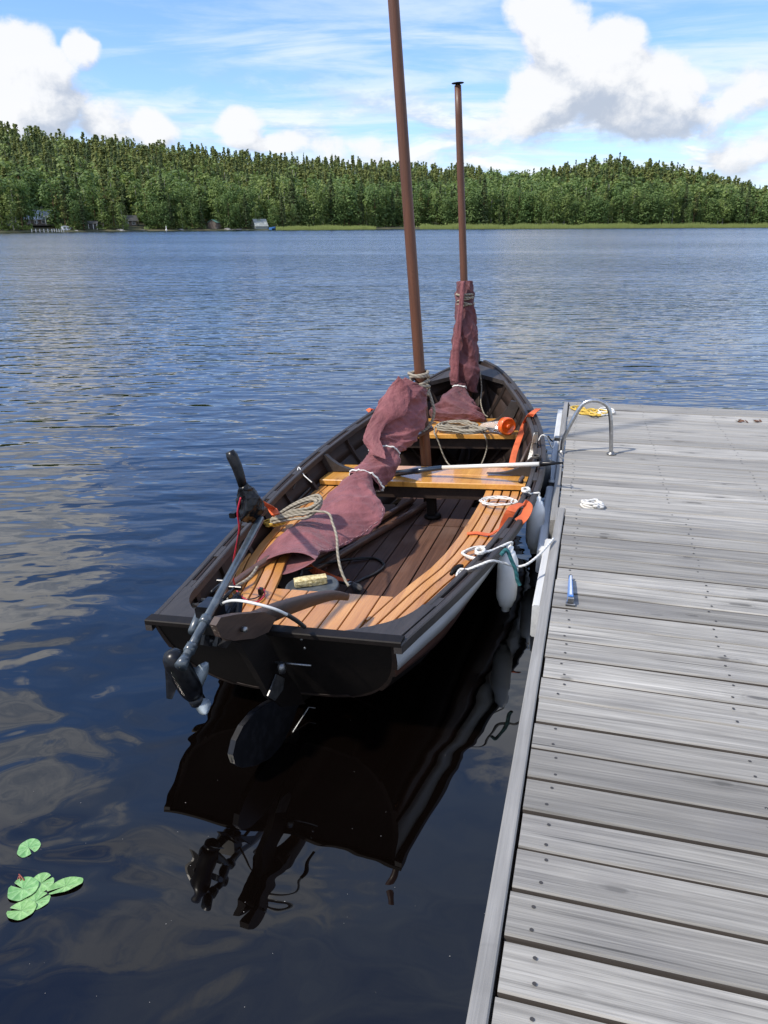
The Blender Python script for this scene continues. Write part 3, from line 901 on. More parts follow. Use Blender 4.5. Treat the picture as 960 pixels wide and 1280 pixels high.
# stern seat boards
for i in range(7):
    n0_ = -.33 + i * .0935; n1_ = n0_ + .086
    m = MB(); rings = []
    for s in np.linspace(.10, .752, 9):
        lim = interp(s, INN) - .008; liml = -(interp(s, INN) + .03 - .008)
        a, b = max(n0_, liml), min(n1_, lim)
        if b - a < .006: continue
        rings.append([W(s, n, ZB + z) for n, z in ((a, -.021), (b, -.021), (b, -.002), (b - .002, .0), (a + .002, .0), (a, -.002))])
    if len(rings) > 1:
        m.loft(rings, True, True, 0, False); BP('stern_seat_board', m, 'bench_wood')
for s in (.70, .25):
    m = MB(); m.box(W(s, 0, ZB - .046), BM[[1, 0, 2]], hull_n(s, ZB - .05) - .03, .022, .024); BP('seat_bearer', m, 'inner_wood')
for sg in (1, -1):
    for s in (1.15, 1.75, 2.3):
        m = MB(); a = interp(s, INN) + .03; b = hull_n(s, ZB - .04) - .012
        m.box(W(s, sg * (a + b) / 2, ZB - .044), BM[[1, 0, 2]], (b - a) / 2, .018, .022); BP('seat_bearer', m, 'inner_wood')
# thwarts
def thwart(s0, s1, z, nb, th=.036):
    w = (s1 - s0) / nb
    for i in range(nb):
        m = MB(); a = s0 + i * w + (.0015 if i else 0); b = s0 + (i + 1) * w - .0015
        rings = []
        L = hull_n((a + b) / 2, z - .02) - .018
        for t in np.linspace(-1, 1, 7):
            n = L * t
            e = .005
            rings.append([W(q, n, z + y) for q, y in ((a, -th), (b, -th), (b, -e), (b - e, 0), (a + e, 0), (a, -e))])
        m.loft(rings, True, True, 0, False)
        yield m
for m in thwart(2.415, 2.80, .352, 2): BP('main_thwart_board', m, 'thwart_wood')
for m in thwart(3.46, 4.02, .425, 4): BP('fore_thwart_board', m, 'thwart_wood')
m = MB(); m.box(W(2.47, 0, .27), BM[[1, 0, 2]], .66, .018, .045); BP('thwart_bearer', m, 'inner_wood')
m = MB(); m.box(W(3.52, 0, .34), BM[[1, 0, 2]], .56, .018, .045); BP('thwart_bearer', m, 'inner_wood')
m = MB(); m.box(W(2.56, .05, .17), BM[[2, 0, 1]], .13, .03, .03); BP('thwart_post', m, 'tarred_wood')
# curved knees that tie the thwarts to the hull
for sg in (1, -1):
    for s, z, l in ((2.62, .354, .30), (3.80, .427, .26)):
        nn = hull_n(s, z + .02) - .02; h_ = sheer(s) - z - .02
        poly = [(nn, z)] + [(nn - l + l * t, z + .012 + h_ * t ** 2.8) for t in np.linspace(0, 1, 8)]
        poly = [(min(n, hull_n(s, max(q, z)) - .014), q) for n, q in poly] + [(hull_n(s, z + h_) - .014, z + h_)]
        m = MB(); m.prism([W(s - .02, sg * n, q) for n, q in poly], BH * .04); BP('thwart_knee', m, 'gunwale_wood')
# masts
def mast(name, s, foot, topz, n_of_z, r0, r1, s_top, lab):
    m = MB(); pts = []; rs = []
    for t in np.linspace(0, 1, 14):
        z = foot + (topz - foot) * t
        pts.append(W(s + (s_top - s) * t, n_of_z(z), z)); rs.append(r0 + (r1 - r0) * t)
    m.tube(pts, rs, 14); return BP(name, m, 'mast_wood', label=lab)
mm = mast('main_mast', 2.845, .03, 3.72, lambda z: -.048 - .0195 * (z - .44), .040, .034, 2.785, 'tall brown main mast behind the wide thwart')
fm = mast('fore_mast', 4.30, .2, 3.03, lambda z: -.012 - .004 * (z - 1.5), .036, .027, 4.30, 'shorter brown fore mast near the bow')
pt = W(4.30, -.018, 3.03)
m = MB(); m.lathe(pt, BU, [(.020, 0), (.020, .010), (.048, .014), (.050, .018), (.02, .022)], 14); BP('mast_cap', m, 'black_plastic', fm)
m = MB(); m.lathe(W(2.56, .055, .045), BU, [(.06, 0), (.06, .02), (.035, .03)], 12); BP('mast_step', m, 'tarred_wood')
# wooden cleat board on the main mast
c1 = bs(503, 553, 2.72); c2 = bs(541, 534, 2.80)
m = MB(); d = c2 - c1; L = np.linalg.norm(d); d /= L; b = np.cross(BU, d); b /= np.linalg.norm(b)
m.box((c1 + c2) / 2, [d, b, np.cross(d, b)], L / 2, .05, .010, 0, .004); BP('mast_cleat', m, 'pole_wood', mm)
# rudder with tiller
a_r = math.radians(10)
RD = np.array([-math.cos(a_r), -math.sin(a_r), 0])
RO_ = np.array([-.045, .012, 0])
RNV = np.array([math.sin(a_r), -math.cos(a_r), 0])   # across the rudder
def rhit(x, y, off=0.0):
    o = LB(CAMP); d = BM @ ray(x, y); t = ((RO_ + RNV * off - o) @ RNV) / (d @ RNV); return W(*(o + d * t))
RNW = RNV @ BM
rud = BP('rudder', (lambda m: (m.prism([rhit(x, y, -.016) for x, y in ((284, 797), (300, 805), (322, 842), (338, 872), (352, 884), (382, 880), (372, 858), (352, 830), (338, 800), (330, 790))], RNW * .032), m)[1])(MB()), 'tarred_wood')
for off in (-.045, .017):
    m = MB(); m.prism([rhit(x, y, off) for x, y in ((270, 782), (276, 772), (296, 768), (330, 765), (346, 772), (336, 790), (318, 798), (292, 801), (277, 797))], RNW * .028)
    BP('rudder_cheek', m, 'tiller_wood', rud)
m = MB(); m.prism([rhit(x, y, -.012) for x, y in ((366, 868), (350, 872), (335, 879), (318, 891), (304, 908), (295, 926), (291, 944), (294, 955), (303, 960), (320, 957), (338, 948), (352, 932), (364, 908), (374, 880))], RNW * .024)
BP('rudder_blade', m, 'black_plastic', rud)
m = MB(); m.prism([rhit(x, y, -.03) for x, y in ((346, 843), (356, 848), (354, 862), (344, 876), (335, 870), (340, 858))], RNW * .006)
BP('blade_strap', m, 'dull_steel', rud)
m = MB(); p1, p2 = bs(341, 827.5, -.03), bs(389, 832, -.03); m.tube([p1, (p1 + p2) / 2, p2], .0045, 6); m.lathe(bs(352, 835, -.06), BU, [(.014, -.02), (.018, 0), (.014, .02)], 8)
BP('pintle', m, 'dull_steel', rud)
m = MB(); p1, p2 = rhit(386, 884), rhit(358, 928); m.tube([p1 + BN * .03, p1, p2], .003, 5); BP('blade_pin', m, 'dull_steel', rud)
m = MB(); tp = [rhit(283, 789), rhit(318, 776), bs(350, 762, .02), bs(388, 750, .22), bs(415, 744, .36), bs(433, 746, .45)]
hs = [.036, .036, .032, .026, .021, .016]; ws = [.024, .024, .022, .02, .018, .016]
sp = spline(tp, 5); rings = []
for i, p in enumerate(sp):
    t = i / (len(sp) - 1) * 5; hh = np.interp(t, range(6), hs); ww = np.interp(t, range(6), ws)
    d = sp[min(i + 1, len(sp) - 1)] - sp[max(i - 1, 0)]; d /= np.linalg.norm(d); x = np.cross(d, BU); x /= np.linalg.norm(x); y = np.cross(x, d)
    rings.append([p + x * ww * math.copysign(abs(math.cos(q)) ** .45, math.cos(q)) + y * hh * math.copysign(abs(math.sin(q)) ** .45, math.sin(q)) for q in np.linspace(0, 2 * math.pi, 12, endpoint=False)])
m.loft(rings, True, True, 0, True); til = BP('tiller', m, 'tiller_wood')
m = MB(); m.lathe(rhit(306, 787, -.06), -RNW, [(.011, -.01), (.011, .006), (.006, .009)], 8); BP('bolt', m, 'dull_steel', rud)
m = MB()
for x, y in ((377, 799), (381, 810)): m.lathe(bs(x, y, -.005), BH * -1, [(.006, 0), (.006, .004)], 8)
BP('bolt', m, 'dull_steel', tr)
# drain slots, cleats
def horn(p, d, up, L=.07):
    m = MB(); d = d / np.linalg.norm(d)
    m.tube([p - d * L + up * .022, p - d * L * .5 + up * .030, p + up * .031, p + d * L * .5 + up * .030, p + d * L + up * .022], [.009, .013, .014, .013, .009], 8)
    m.tube([p, p + up * .03], .012, 8); return m
BP('cleat', horn(bz(571, 718, .40), W(.95, .60, 0) - W(.70, .52, 0), BU, .055), 'tarred_wood')
BP('cleat', horn(bz(652, 604, .43), W(2.2, .62, 0) - W(2.5, .66, 0), BU, .05), 'tiller_wood')
# ------------------------------------------------------------------ furled sails
def vnoise(a, b, seed):
    """smooth pseudo-noise from a few sines"""
    r = random.Random(seed); v = 0
    for k in range(5):
        fa, fb = r.uniform(.6, 3.2) * (1 + k * .5), r.uniform(.8, 2.6) * (1 + k * .5)
        v += math.sin(a * round(fa) + b * fb * 2 + r.uniform(0, 6.28)) / (1 + k * .6)
    return v / 2.2
def crease(a, b, seed):
    """sharp ridges running at a slant through the cloth"""
    r = random.Random(seed); v = 0
    for k in range(9):
        p, q, f = r.randint(1, 4) * r.choice((-1, 1)), r.uniform(.35, 2.4), r.uniform(0, 6.28)
        m_ = .5 + .5 * math.sin(a * r.randint(1, 2) + b * r.uniform(.3, 1.2) + r.uniform(0, 6.28))
        v += (1 - abs(math.sin((p * a + q * b + f) * .5 * 2))) ** 4 * m_
    return v / 2.4
def cloth_loft(rows, seed, fold=.10, nth=88, sub=14, cap=(False, False), nf=3, twist=.5, lens=0.0, cr=.016):
    """rows: (left point, right point, thickness); cloth rolled round a spar, creased along its length"""
    Ls = spline([r[0] for r in rows], sub); Rs = spline([r[1] for r in rows], sub)
    fa = spline([np.array([r[3] if len(r) > 3 else 1.0, 0, 0]) for r in rows], sub)
    n = len(Ls); rings = []
    C = [(a + b) / 2 for a, b in zip(Ls, Rs)]
    RC = [(r[0] + r[1]) / 2 for r in rows]; rb = []
    for i, r in enumerate(rows):
        if hasattr(r[2], '__len__'): rb.append(np.asarray(r[2], float)); continue
        d = RC[min(i + 1, len(rows) - 1)] - RC[max(i - 1, 0)]; x = np.cross(r[1] - r[0], d); x = x / np.linalg.norm(x) * r[2]
        rb.append(x if x @ (rb[-1] if rb else BU) > 0 else -x)
    bv = spline(rb, sub)
    for i in range(n):
        a = (Rs[i] - Ls[i]) / 2; d = C[min(i + 1, n - 1)] - C[max(i - 1, 0)]; d = d / np.linalg.norm(d)
        b = bv[i]
        tt = i / (n - 1) * len(rows); ring = []
        for k in range(nth):
            th = 2 * math.pi * k / nth
            f = fold * fa[i][0]
            w = math.sin(nf * th + tt * twist + 1.3 * math.sin(tt * 1.1 + seed))
            w = math.asin(max(-1, min(1, w * .97))) / 1.45
            m_ = 1 + f * (.75 * w + .8 * vnoise(th, tt * .55, seed) + .45 * (2 / math.pi) * math.asin(math.sin(5 * th + 2.6 * tt + seed)))
            cx, cy = math.cos(th), math.sin(th); cy = cy * (1 - lens) + lens * math.copysign(cy * cy, cy)
            pt_ = (a * cx * (1 + f * .35 * vnoise(th, tt, seed + 3))) + b * cy * m_
            nd = a * cx / (a @ a) + b * cy / (b @ b); nd = nd / max(np.linalg.norm(nd), 1e-9)
            ring.append(C[i] + pt_ + nd * cr * (crease(th, tt * 1.5, seed + 7) - .35) * min(1, f * 8))
        rings.append(ring)
    m = MB(); m.loft(rings, True, False, 0, True)
    if cap[0]: m.f.append(list(range(nth))); m.mi.append(0); m.sm.append(True)
    if cap[1]: m.f.append(list(range((n - 1) * nth, n * nth))); m.mi.append(0); m.sm.append(True)
    return m, rings
def add_obj_solid(o, th=.002):
    md = o.modifiers.new('thickness', 'SOLIDIFY'); md.thickness = th; md.offset = 0
    return o
def band(rings, i, r=.006, grow=1.02, frac=(0, 1), sag=0):
    ring = rings[i]; c = sum(ring) / len(ring); n = len(ring)
    pts = [c + (ring[k % n] - c) * grow for k in range(int(n * frac[0]), int(n * frac[1]) + 1)]
    m = MB(); m.tube(pts, r, 6, cap=frac != (0, 1)); return m

c0 = bs(485, 590, 2.1)
sail = empty('furled_main_sail', W(1.9, -.45, .34), 'long dull red sail rolled up, sloping from the tall mast to the port bench', 'sail')
# upper roll, from the mast lashing to the second tie
rows = [(bs(507, 472, 2.66), bs(534, 487, 2.76), .05, .6), (bs(490, 482, 2.62), bs(533, 500, 2.74), .085), (bs(474, 504, 2.56), bs(532, 522, 2.70), .10), (bs(460, 530, 2.48), bs(524, 545, 2.60), .10), (bs(456, 551, 2.42), bs(508, 560, 2.50), .09),
        (bs(463, 562, 2.36), bs(500, 566, 2.42), .06, .5), (bs(455, 575, 2.28), bs(498, 584, 2.34), .075), (bs(446, 583, 2.20), bs(487, 602, 2.26), .08), (bs(438, 592, 2.08), bs(474, 612, 2.12), .06, .5)]
m, R1 = cloth_loft(rows, 5, .24, nf=3, cap=(True, False), lens=.35)
up_ = add_obj_solid(make('sail_roll', m, 'sail_cloth', sail))
# folded-over flap along the top of the roll
rows2 = [(bs(498, 470, 2.56), bs(513, 485, 2.60), .010), (bs(485, 487, 2.54), bs(512, 501, 2.56), .016), (bs(470, 511, 2.44), bs(506, 518, 2.50), .018), (bs(459, 533, 2.37), bs(484, 530, 2.42), .014), (bs(454, 550, 2.31), bs(475, 547, 2.33), .012), (bs(460, 561, 2.28), bs(480, 562, 2.26), .012), (bs(464, 568, 2.24), bs(482, 574, 2.20), .006)]
m, _ = cloth_loft(rows2, 9, .16, nth=60, nf=2, cap=(True, True), lens=.8, cr=.006); make('sail_flap_or_lit_edge', m, 'sail_cloth', sail)
# lower, wide part draped over the spar and open at its end
rows = [(bs(446, 590, 2.10), bs(466, 602, 2.12), .06, 1.0), (bs(428, 602, 2.02), bs(470, 618, 2.00), .07, 1.3), (bs(406, 622, 1.88), bs(480, 645, 1.80), .07, 1.0), (bs(388, 641, 1.70), bs(456, 668, 1.60), .06, .7),
        (bs(372, 655, 1.52), bs(428, 683, 1.40), .06, .5), (bs(352, 667, 1.36), bs(412, 689, 1.26), .06, .4), (bs(332, 688, 1.20), bs(402, 689, 1.16), BU * .045 + BH * .035, .35), (bs(321, 702, 1.08), bs(398, 695, 1.06), BU * .042 + BH * .045, .35), (bs(319, 709, 1.00), bs(394, 700, .98), BU * .040 + BH * .052, .15)]
m, R2 = cloth_loft(rows, 12, .16, nf=3, sub=14, nth=96, lens=.75, cr=.018)
add_obj_solid(make('sail_skirt', m, 'sail_cloth', sail))
# stitched edge
m = MB()
for i in range(24, len(R2) - 14, 3):
    ring = R2[i]; p = ring[4]; q = R2[i + 2][4]
    c = sum(ring) / len(ring); o_ = -BH * .002 + BU * .003
    m.tube([p + o_, q + o_], .0016, 4)
make('seam_stitches', m, 'seam_thread', sail, kind='stuff')
# ties
nR = len(R1)
make('sail_tie', band(R1, int(nR * .63), .0065, 1.05), 'white_rope', sail)
make('sail_tie', band(R1, int(nR * .97), .0065, 1.10), 'white_rope', sail)
# the spar inside, and the end of it that reaches the stern
m = MB(); pp = [(a + b) / 2 for a, b in ((bs(507, 472, 2.66), bs(534, 487, 2.76)), (bs(463, 562, 2.36), bs(500, 566, 2.42)), (bs(428, 602, 2.02), bs(470, 620, 2.00)))] + [bs(384, 660, 1.45) - BU * .04, bs(372, 672, 1.33) - BU * .03, bs(324, 707, .98), bz(272, 744, .345)]
m.tube(spline(pp, 6), .022, 10); make('spar', m, 'pole_wood', sail)

mz = empty('furled_fore_sail', W(4.2, 0, .43), 'dark red fore sail wrapped upright round the shorter mast at the bow', 'sail')
rows = [(bs(571, 352, 4.26), bs(590, 351, 4.26), .045, .5), (bs(570, 364, 4.25), bs(592, 363, 4.25), .055), (bs(569, 382, 4.24), bs(593, 382, 4.24), .065), (bs(569, 405, 4.24), bs(596, 405, 4.24), .075), (bs(565, 428, 4.23), bs(597, 424, 4.23), .08), (bs(563, 452, 4.22), bs(598, 446, 4.22), .085), (bs(562, 470, 4.2), bs(599, 466, 4.22), .08), (bs(564, 480, 4.2), bs(596, 490, 4.24), .075)]
m, R3 = cloth_loft(rows, 21, .26, nf=3, twist=.9, lens=.3)
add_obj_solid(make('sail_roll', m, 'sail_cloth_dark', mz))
rows = [(bs(576, 352, 4.16), bs(581, 352, 4.16), .012), (bs(573, 385, 4.13), bs(579, 386, 4.13), .014), (bs(567, 420, 4.11), bs(576, 421, 4.11), .016), (bs(564, 450, 4.10), bs(574, 452, 4.10), .016), (bs(563, 476, 4.1), bs(573, 478, 4.1), .014)]
m, _ = cloth_loft(rows, 25, .2, nth=40, nf=2, cap=(True, True), cr=.006); make('sail_flap_or_lit_edge', m, 'sail_cloth', mz)  # the sail's lit left edge, put in as a strip of lighter cloth
rows = [(bs(567, 480, 4.14), bs(582, 480, 4.14), .04, .5), (bs(565, 486, 4.12), bs(583, 488, 4.12), .04, .6), (bs(553, 497, 4.06), bs(589, 498, 4.06), .08), (bs(541, 510, 4.0), bs(596, 509, 3.98), .10), (bs(538, 518, 3.96), bs(602, 516, 3.92), .10), (bs(541, 525, 3.92), bs(607, 523, 3.88), .07), (bs(548, 528, 3.9), bs(606, 527, 3.86), .04)]
m, R4 = cloth_loft(rows, 33, .30, nf=4, cap=(False, True))
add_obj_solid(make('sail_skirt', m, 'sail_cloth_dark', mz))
make('sail_tie', band(R4, 9, .007, 1.06), 'white_rope', mz)

# ------------------------------------------------------------------ ropes
def rope(name, pts, r, mt, label, n=8, seg=6, cat='rope', parent=None, group=None):
    m = MB(); m.tube(spline(pts, n), r, seg); return make(name, m, mt, parent, label, cat, group)
def coil_pts(c, ax, bx, turns, jit, seed, lift=.004, start=0.0, up=UPZ, k=10):
    r = random.Random(seed); out = []
    for i in range(int(turns * k)):
        t = start + 2 * math.pi * i / k; q = 1 + r.uniform(-jit, jit)
        out.append(c + ax * math.cos(t) * q + bx * math.sin(t) * (1 + r.uniform(-jit, jit)) + up * (lift * (i / k) + r.uniform(0, lift * .6)))
    return out
def wraps(name, s, nf, zs, rad, turns, rr, seed, label, mt='grey_rope', tail=None):
    r = random.Random(seed); P = []; K = 10
    for i in range(int(turns * K) + 1):
        t = 2 * math.pi * i / K; z = zs[0] + (zs[1] - zs[0]) * (.5 - .5 * math.cos(i / (turns * K) * math.pi * 3)) + r.uniform(-.006, .006)
        P.append(W(s + math.cos(t) * (rad + r.uniform(0, .012)), nf(z) + math.sin(t) * (rad + r.uniform(0, .012)), z))
    if tail: P += tail
    m = MB(); m.tube(spline(P, 4), rr, 6); return make(name, m, mt, None, label, 'rope')
nmain = lambda z: -.048 - .0195 * (z - .44)
wraps('lashing_rope', 2.80, nmain, (.88, 1.03), .058, 9, .012, 3, 'grey rope lashing wound round the tall mast above the rolled main sail', tail=[bs(541, 505, 2.78), bs(542, 520, 2.77), bs(537, 532, 2.76), bs(528, 541, 2.74)])
wraps('lashing_rope', 4.245, lambda z: .004, (1.36, 1.45), .064, 5, .009, 4, 'grey rope lashing knotted round the shorter mast at the top of its furled sail')
# coil over the main sail
P = []
r_ = random.Random(5)
hk0, hk1 = bs(340, 657, 1.50), bs(403, 636, 1.46); ha = (hk1 - hk0); hv = BH * .085 + BU * .03
for i in range(11):
    f0, f1, q = r_.uniform(-.03, .1), r_.uniform(.88, 1.0), r_.uniform(.45, 1.1)
    for t in (0, .3, .6, .85, 1.0, .85, .6, .3):
        k = len(P) % 8; side = 1 if k < 4 else -1
        wd = (.18 + .82 * math.sin(min(t, .86) * 1.7)) * (0 if t in (0, 1.0) else 1)
        P.append(hk0 + ha * (f0 + (f1 - f0) * t) + hv * side * q * wd + BU * (.015 + .0035 * i + .02 * math.sin(t * 3)))
P += [bs(406, 640, 1.36), bs(416, 655, 1.28), bs(421, 672, 1.18), bs(422, 690, 1.10), bs(425, 708, 1.02), bs(430, 722, .98), bs(436, 733, .94)]
rope('rope_coil', P, .0075, 'grey_rope', 'grey hank of rope on the long rolled sail, its tail hanging to the floor', 5)
# yellow tangle below it
C = bz(345, 655, .345); P = coil_pts(C, BN * .055 + BH * .02, BH * .05, 6, .35, 8, .004); rope('rope_tangle', P, .005, 'yellow_rope', 'yellow tangle of thin rope on the port bench beside the grey hank', 4)
# heap on the fore thwart
C = bz(572, 536, .44); P = coil_pts(C, BN * .15, BH * .11, 6, .22, 11, .007) + coil_pts(bz(588, 540, .45), BN * .12, BH * .06, 5, .2, 12, .006)
rope('rope_coil', P, .0085, 'grey_rope', 'grey heap of coiled rope on the fore thwart below the fore sail', 5)
P = [bz(544, 533, .455), bz(543, 541, .44), bs(548, 552, 3.43), bs(553, 566, 3.42), bs(559, 578, 3.40), bs(566, 585, 3.2)]; rope('loose_line', P, .006, 'grey_rope', 'thin grey line hanging in front of the fore thwart, nearer the tall mast')
P = [bz(602, 538, .445), bz(607, 547, .43), bs(609, 557, 3.43), bs(606, 570, 3.41), bs(601, 582, 3.3)]; rope('loose_line', P, .006, 'grey_rope', 'thin grey line hanging in front of the fore thwart, further from the tall mast')
P = [bs(600, 465, 4.3), bs(602, 485, 4.3), bs(601, 503, 4.2), bs(605, 517, 4.1), bs(610, 521, 4.05)]; rope('loose_line', P, .006, 'grey_rope', 'slack grey line hanging down beside the right edge of the fore sail')
# halyard and coil on the starboard bench
C = bz(600, 693, .335); 
P = coil_pts(C, BN * .085, BH * .075, 3, .18, 14, .004) + [bz(592, 716, .42), bz(578, 714, .43), bz(571, 720, .435), bz(575, 712, .44), bz(584, 712, .45), bz(600, 706, .47), bz(615, 701, .475)] + [bs(630, 704, .98), bs(645, 708, 1.0), bs(657, 706, 1.02)]
pe = gz(692, 673, .47); P += [bs(670, 697, 1.1), bs(681, 686, 1.2), pe]
rope('mooring_line', P, .0065, 'white_rope', 'white mooring line running from the starboard cleat across the fender to the jetty', 6)
P = coil_pts(bz(623, 628, .335), BN * .10, BH * .075, 4, .25, 15, .003); rope('thin_line', P, .0042, 'white_rope', 'thin white line coiled loosely on the starboard bench near the wide thwart', 5)
P = []
for i in range(6): P += [bz(668 + i * .8, 545, .60) + BU * .02, bs(664 + i, 560, 2.9), bs(660 + i * .5, 576, 2.85), bs(666 + i * .7, 563, 2.92)]
P += [bz(676, 545, .55), bz(684, 547, .53), gz(690, 560, .42), gz(694, 552, .41)]
rope('white_line_bundle', P, .0045, 'white_rope', 'white bundle of thin line hung over the gunwale ahead of the boat hook', 5)
P = [bz(685, 545, .52), gz(690, 551, .20), gz(695, 550, .15), gz(700, 535, .2), gz(705, 515, .30), gz(712, 506, .41)]; rope('bow_line', P, .006, 'dark_cord', 'grey bow line sagging between the gunwale and the far corner of the pontoon')
P = coil_pts(gz(741, 633.5, ZF + .01), JX * .052, JD * .045, 4, .35, 16, .008); rope('rope_pile', P, .0085, 'white_rope', 'white coil of rope on the pontoon just behind the step of the near jetty', 5)
P = coil_pts(gz(756, 516, ZF + .006), JX * .08, JD * .09, 3, .75, 17, .005, k=7); rope('rope_pile', P, .008, 'white_rope', 'white part of the loose rope heap behind the ladder hoop, right of the yellow one', 5)
P = coil_pts(gz(740, 517, ZF + .006), JX * .08, JD * .10, 4, .85, 18, .005, k=7) + coil_pts(gz(723, 511, ZF + .006), JX * .045, JD * .07, 2, .6, 19, .004, k=7); rope('rope_pile', P, .008, 'yellow_rope', 'yellow rope heap on the pontoon behind the ladder hoop', 5)
P = [bz(372, 588, .47), bz(374, 586, .47) + BU * .01, bs(380, 594, 2.22), bs(390, 603, 2.18)]; rope('thin_line', P, .004, 'white_rope', 'thin white line tied over the port gunwale')
P = [bz(372, 587, .47), bs(371, 596, 2.2), bs(369, 606, 2.1), bs(366, 612, 2.05)]; rope('thin_line', P, .004, 'dark_cord', 'thin dark line hanging inside the port gunwale')
P = [bz(337, 652, .33), bz(352, 640, .33), bz(366, 632, .33), bz(378, 620, .33), bz(388, 610, .335)]; rope('thin_line', P, .006, 'dark_cord', 'dark cord lying along the port bench slats')
# black hose on the floor round the tub
P = [bz(344, 733, .12), bz(346, 722, .14), bz(360, 714, .12), bz(385, 711, .1), bz(412, 703, .08), bz(440, 699, .06), bz(468, 698, .055), bz(480, 706, .055), bz(470, 716, .055), bz(455, 723, .055), bz(440, 730, .06), bz(425, 728, .06)]
rope('black_hose', P, .0085, 'black_cord', 'black hose looped over the floor boards beside the round tub', 8)
P = coil_pts(W(.93, -.22, .10), BN * .20, BH * .17, 3, .06, 20, .02); rope('black_hose', P, .009, 'black_cord', 'black coil of hose lying round the foot of the tub', 5)
P = [bs(322, 708, .95), bz(312, 722, .345), bz(292, 735, .335), bz(270, 748, .335), bz(248, 757, .36), bz(240, 765, .38), bz(236, 770, .37)]; rope('stern_rope', P, .009, 'grey_rope', 'thick tan rope from the open end of the rolled sail to the port stern corner')
P = coil_pts(bz(243, 758, .36), BN * .05, BH * .04, 3, .3, 22, .008); rope('stern_rope', P, .009, 'grey_rope', 'short tan knot of rope in the port stern corner')

# straps
def strap(pts, w, label, d=None, name='orange_strap'):
    sp = spline(pts, 5); m = MB(); out = []
    for i, p in enumerate(sp):
        dd = sp[min(i + 1, len(sp) - 1)] - sp[max(i - 1, 0)]; dd = dd / np.linalg.norm(dd)
        x = (d if d is not None else BN) ; x = x - dd * (x @ dd); out.append((p, x))
    m.ribbon(out, w, .0022); return make(name, m, 'orange_strap', None, label, 'strap')
strap([bz(673, 514, .60) + BU * .02, bz(663, 519, .60), bs(656, 530, 3.55), bs(649, 548, 3.35), bs(643, 566, 3.1), bs(640, 580, 2.95)], .045, 'orange webbing strap hanging from the starboard gunwale beside the fore thwart')
strap([bz(628, 668, .34), bz(631, 655, .40), bz(640, 637, .49), bz(652, 630, .50), bz(660, 633, .49), bz(656, 645, .46), bz(647, 653, .43)], .05, 'orange strap looped over the starboard gunwale, between the two white fenders')
strap([bz(584, 667, .318), bz(596, 666, .320), bz(612, 668, .325), bz(624, 662, .345), bz(632, 668, .40)], .032, 'orange strap lying flat across the starboard bench slats', BH)
strap([bs(323, 626, .85), bs(330, 630, 1.0), bz(338, 634, .46), bz(346, 644, .42), bz(354, 650, .36)], .05, 'orange strap from the motor head to the port bench')
strap([bz(380, 689, .20), bz(384, 705, .12), bz(396, 715, .07), bz(415, 722, .05), bz(434, 726, .05)], .045, 'orange strap lying on the floor under the end of the main sail')
strap([bz(459, 514, .56), bz(464, 512, .57), bz(468, 516, .55), bs(470, 530, 3.2)], .045, 'orange strap showing on the port gunwale behind the main sail')
m = MB()
r_ = random.Random(31)
for (x, y) in ((636, 592), (642, 597), (632, 603), (640, 586), (628, 608), (624, 600)):
    c = bs(x, y, 3.0); P = [c + np.array([r_.uniform(-.05, .05), r_.uniform(-.05, .05), r_.uniform(-.03, .04)]) for _ in range(5)]
    sp = spline(P, 4); m.ribbon([(p, np.array([r_.uniform(-1, 1), .3, 1.0])) for p in sp], .035, .002)
make('strap_heap', m, 'orange_strap', None, 'orange heap of crumpled straps behind the wide thwart at the starboard side', 'strap')
m = MB(); m.box(bs(637, 598, 2.95), np.eye(3), .03, .02, .05, 0, .006); make('ratchet_buckle', m, 'dull_steel', None, 'steel ratchet buckle among the orange straps by the wide thwart', 'buckle')
# small gear stowed against the starboard side
r_ = random.Random(9)
for k, (x0, y0, x1, y1, lab) in enumerate(((650, 582, 664, 553, 'nearest the orange strap'), (656, 584, 670, 556, 'in the middle of the row'), (662, 586, 674, 562, 'nearest the gunwale'))):
    m = MB(); a = bs(x0, y0, 2.95); b = bs(x1, y1, 3.15); m.tube([a, a * .5 + b * .5, b], [.016, .014, .010], 8); make('stowed_peg', m, 'tiller_wood', None, 'dark wooden peg stowed against the starboard planking, ' + lab, 'peg')

# ------------------------------------------------------------------ fenders
def fender(c, rad, h_, mt, label, up_pt, rope_mt='white_rope', grp=None, seg=20):
    root = empty('fender', c, label, 'fender', grp)
    prof = [(.012, 0), (.02, .004), (.022, .028), (.034, .034), (rad * .72, .052), (rad * .93, .075), (rad, .105), (rad * 1.0, h_ * .5), (rad, h_ - .11), (rad * .93, h_ - .078), (rad * .70, h_ - .05), (.034, h_ - .034), (.022, h_ - .028), (.024, h_ - .006), (.014, h_)]
    m = MB(); m.lathe(c, UPZ, prof, seg)
    make('fender_body', m, mt, root)
    t = c + UPZ * (h_ - .01)
    m = MB(); m.tube(spline([t - UPZ * .005, t + UPZ * .03 + BN * .01, up_pt * .6 + t * .4, up_pt], 6), .0065, 7); k = up_pt
    for i in range(3): m.tube(coil_pts(k + BU * (.004 * i), BN * .022, BH * .03, 1.2, .1, i, .004, i * 1.2), .0065, 6)
    make('fender_rope', m, rope_mt, root)
    return root
def fpos(x, ytop, ybot, s):
    a = bs(x, ytop, s); b = bs(x, ybot, s); return a, b
def hang(s, px, top, bot, rad, mt, label, rs, rmt='white_rope'):
    c = bs(px, (top + bot) / 2, s); t = bs(px, top, s); b = bs(px, bot, s)
    fender(np.array([c[0], c[1], b[2]]), rad, t[2] - b[2], mt, label, W(rs, half_beam(rs) - .03, sheer(rs) + .03), rmt)
hang(1.2, 634, 682, 764, .054, 'fender_white', 'white cylinder fender nearest the stern, hung beside the teal rope', .98)
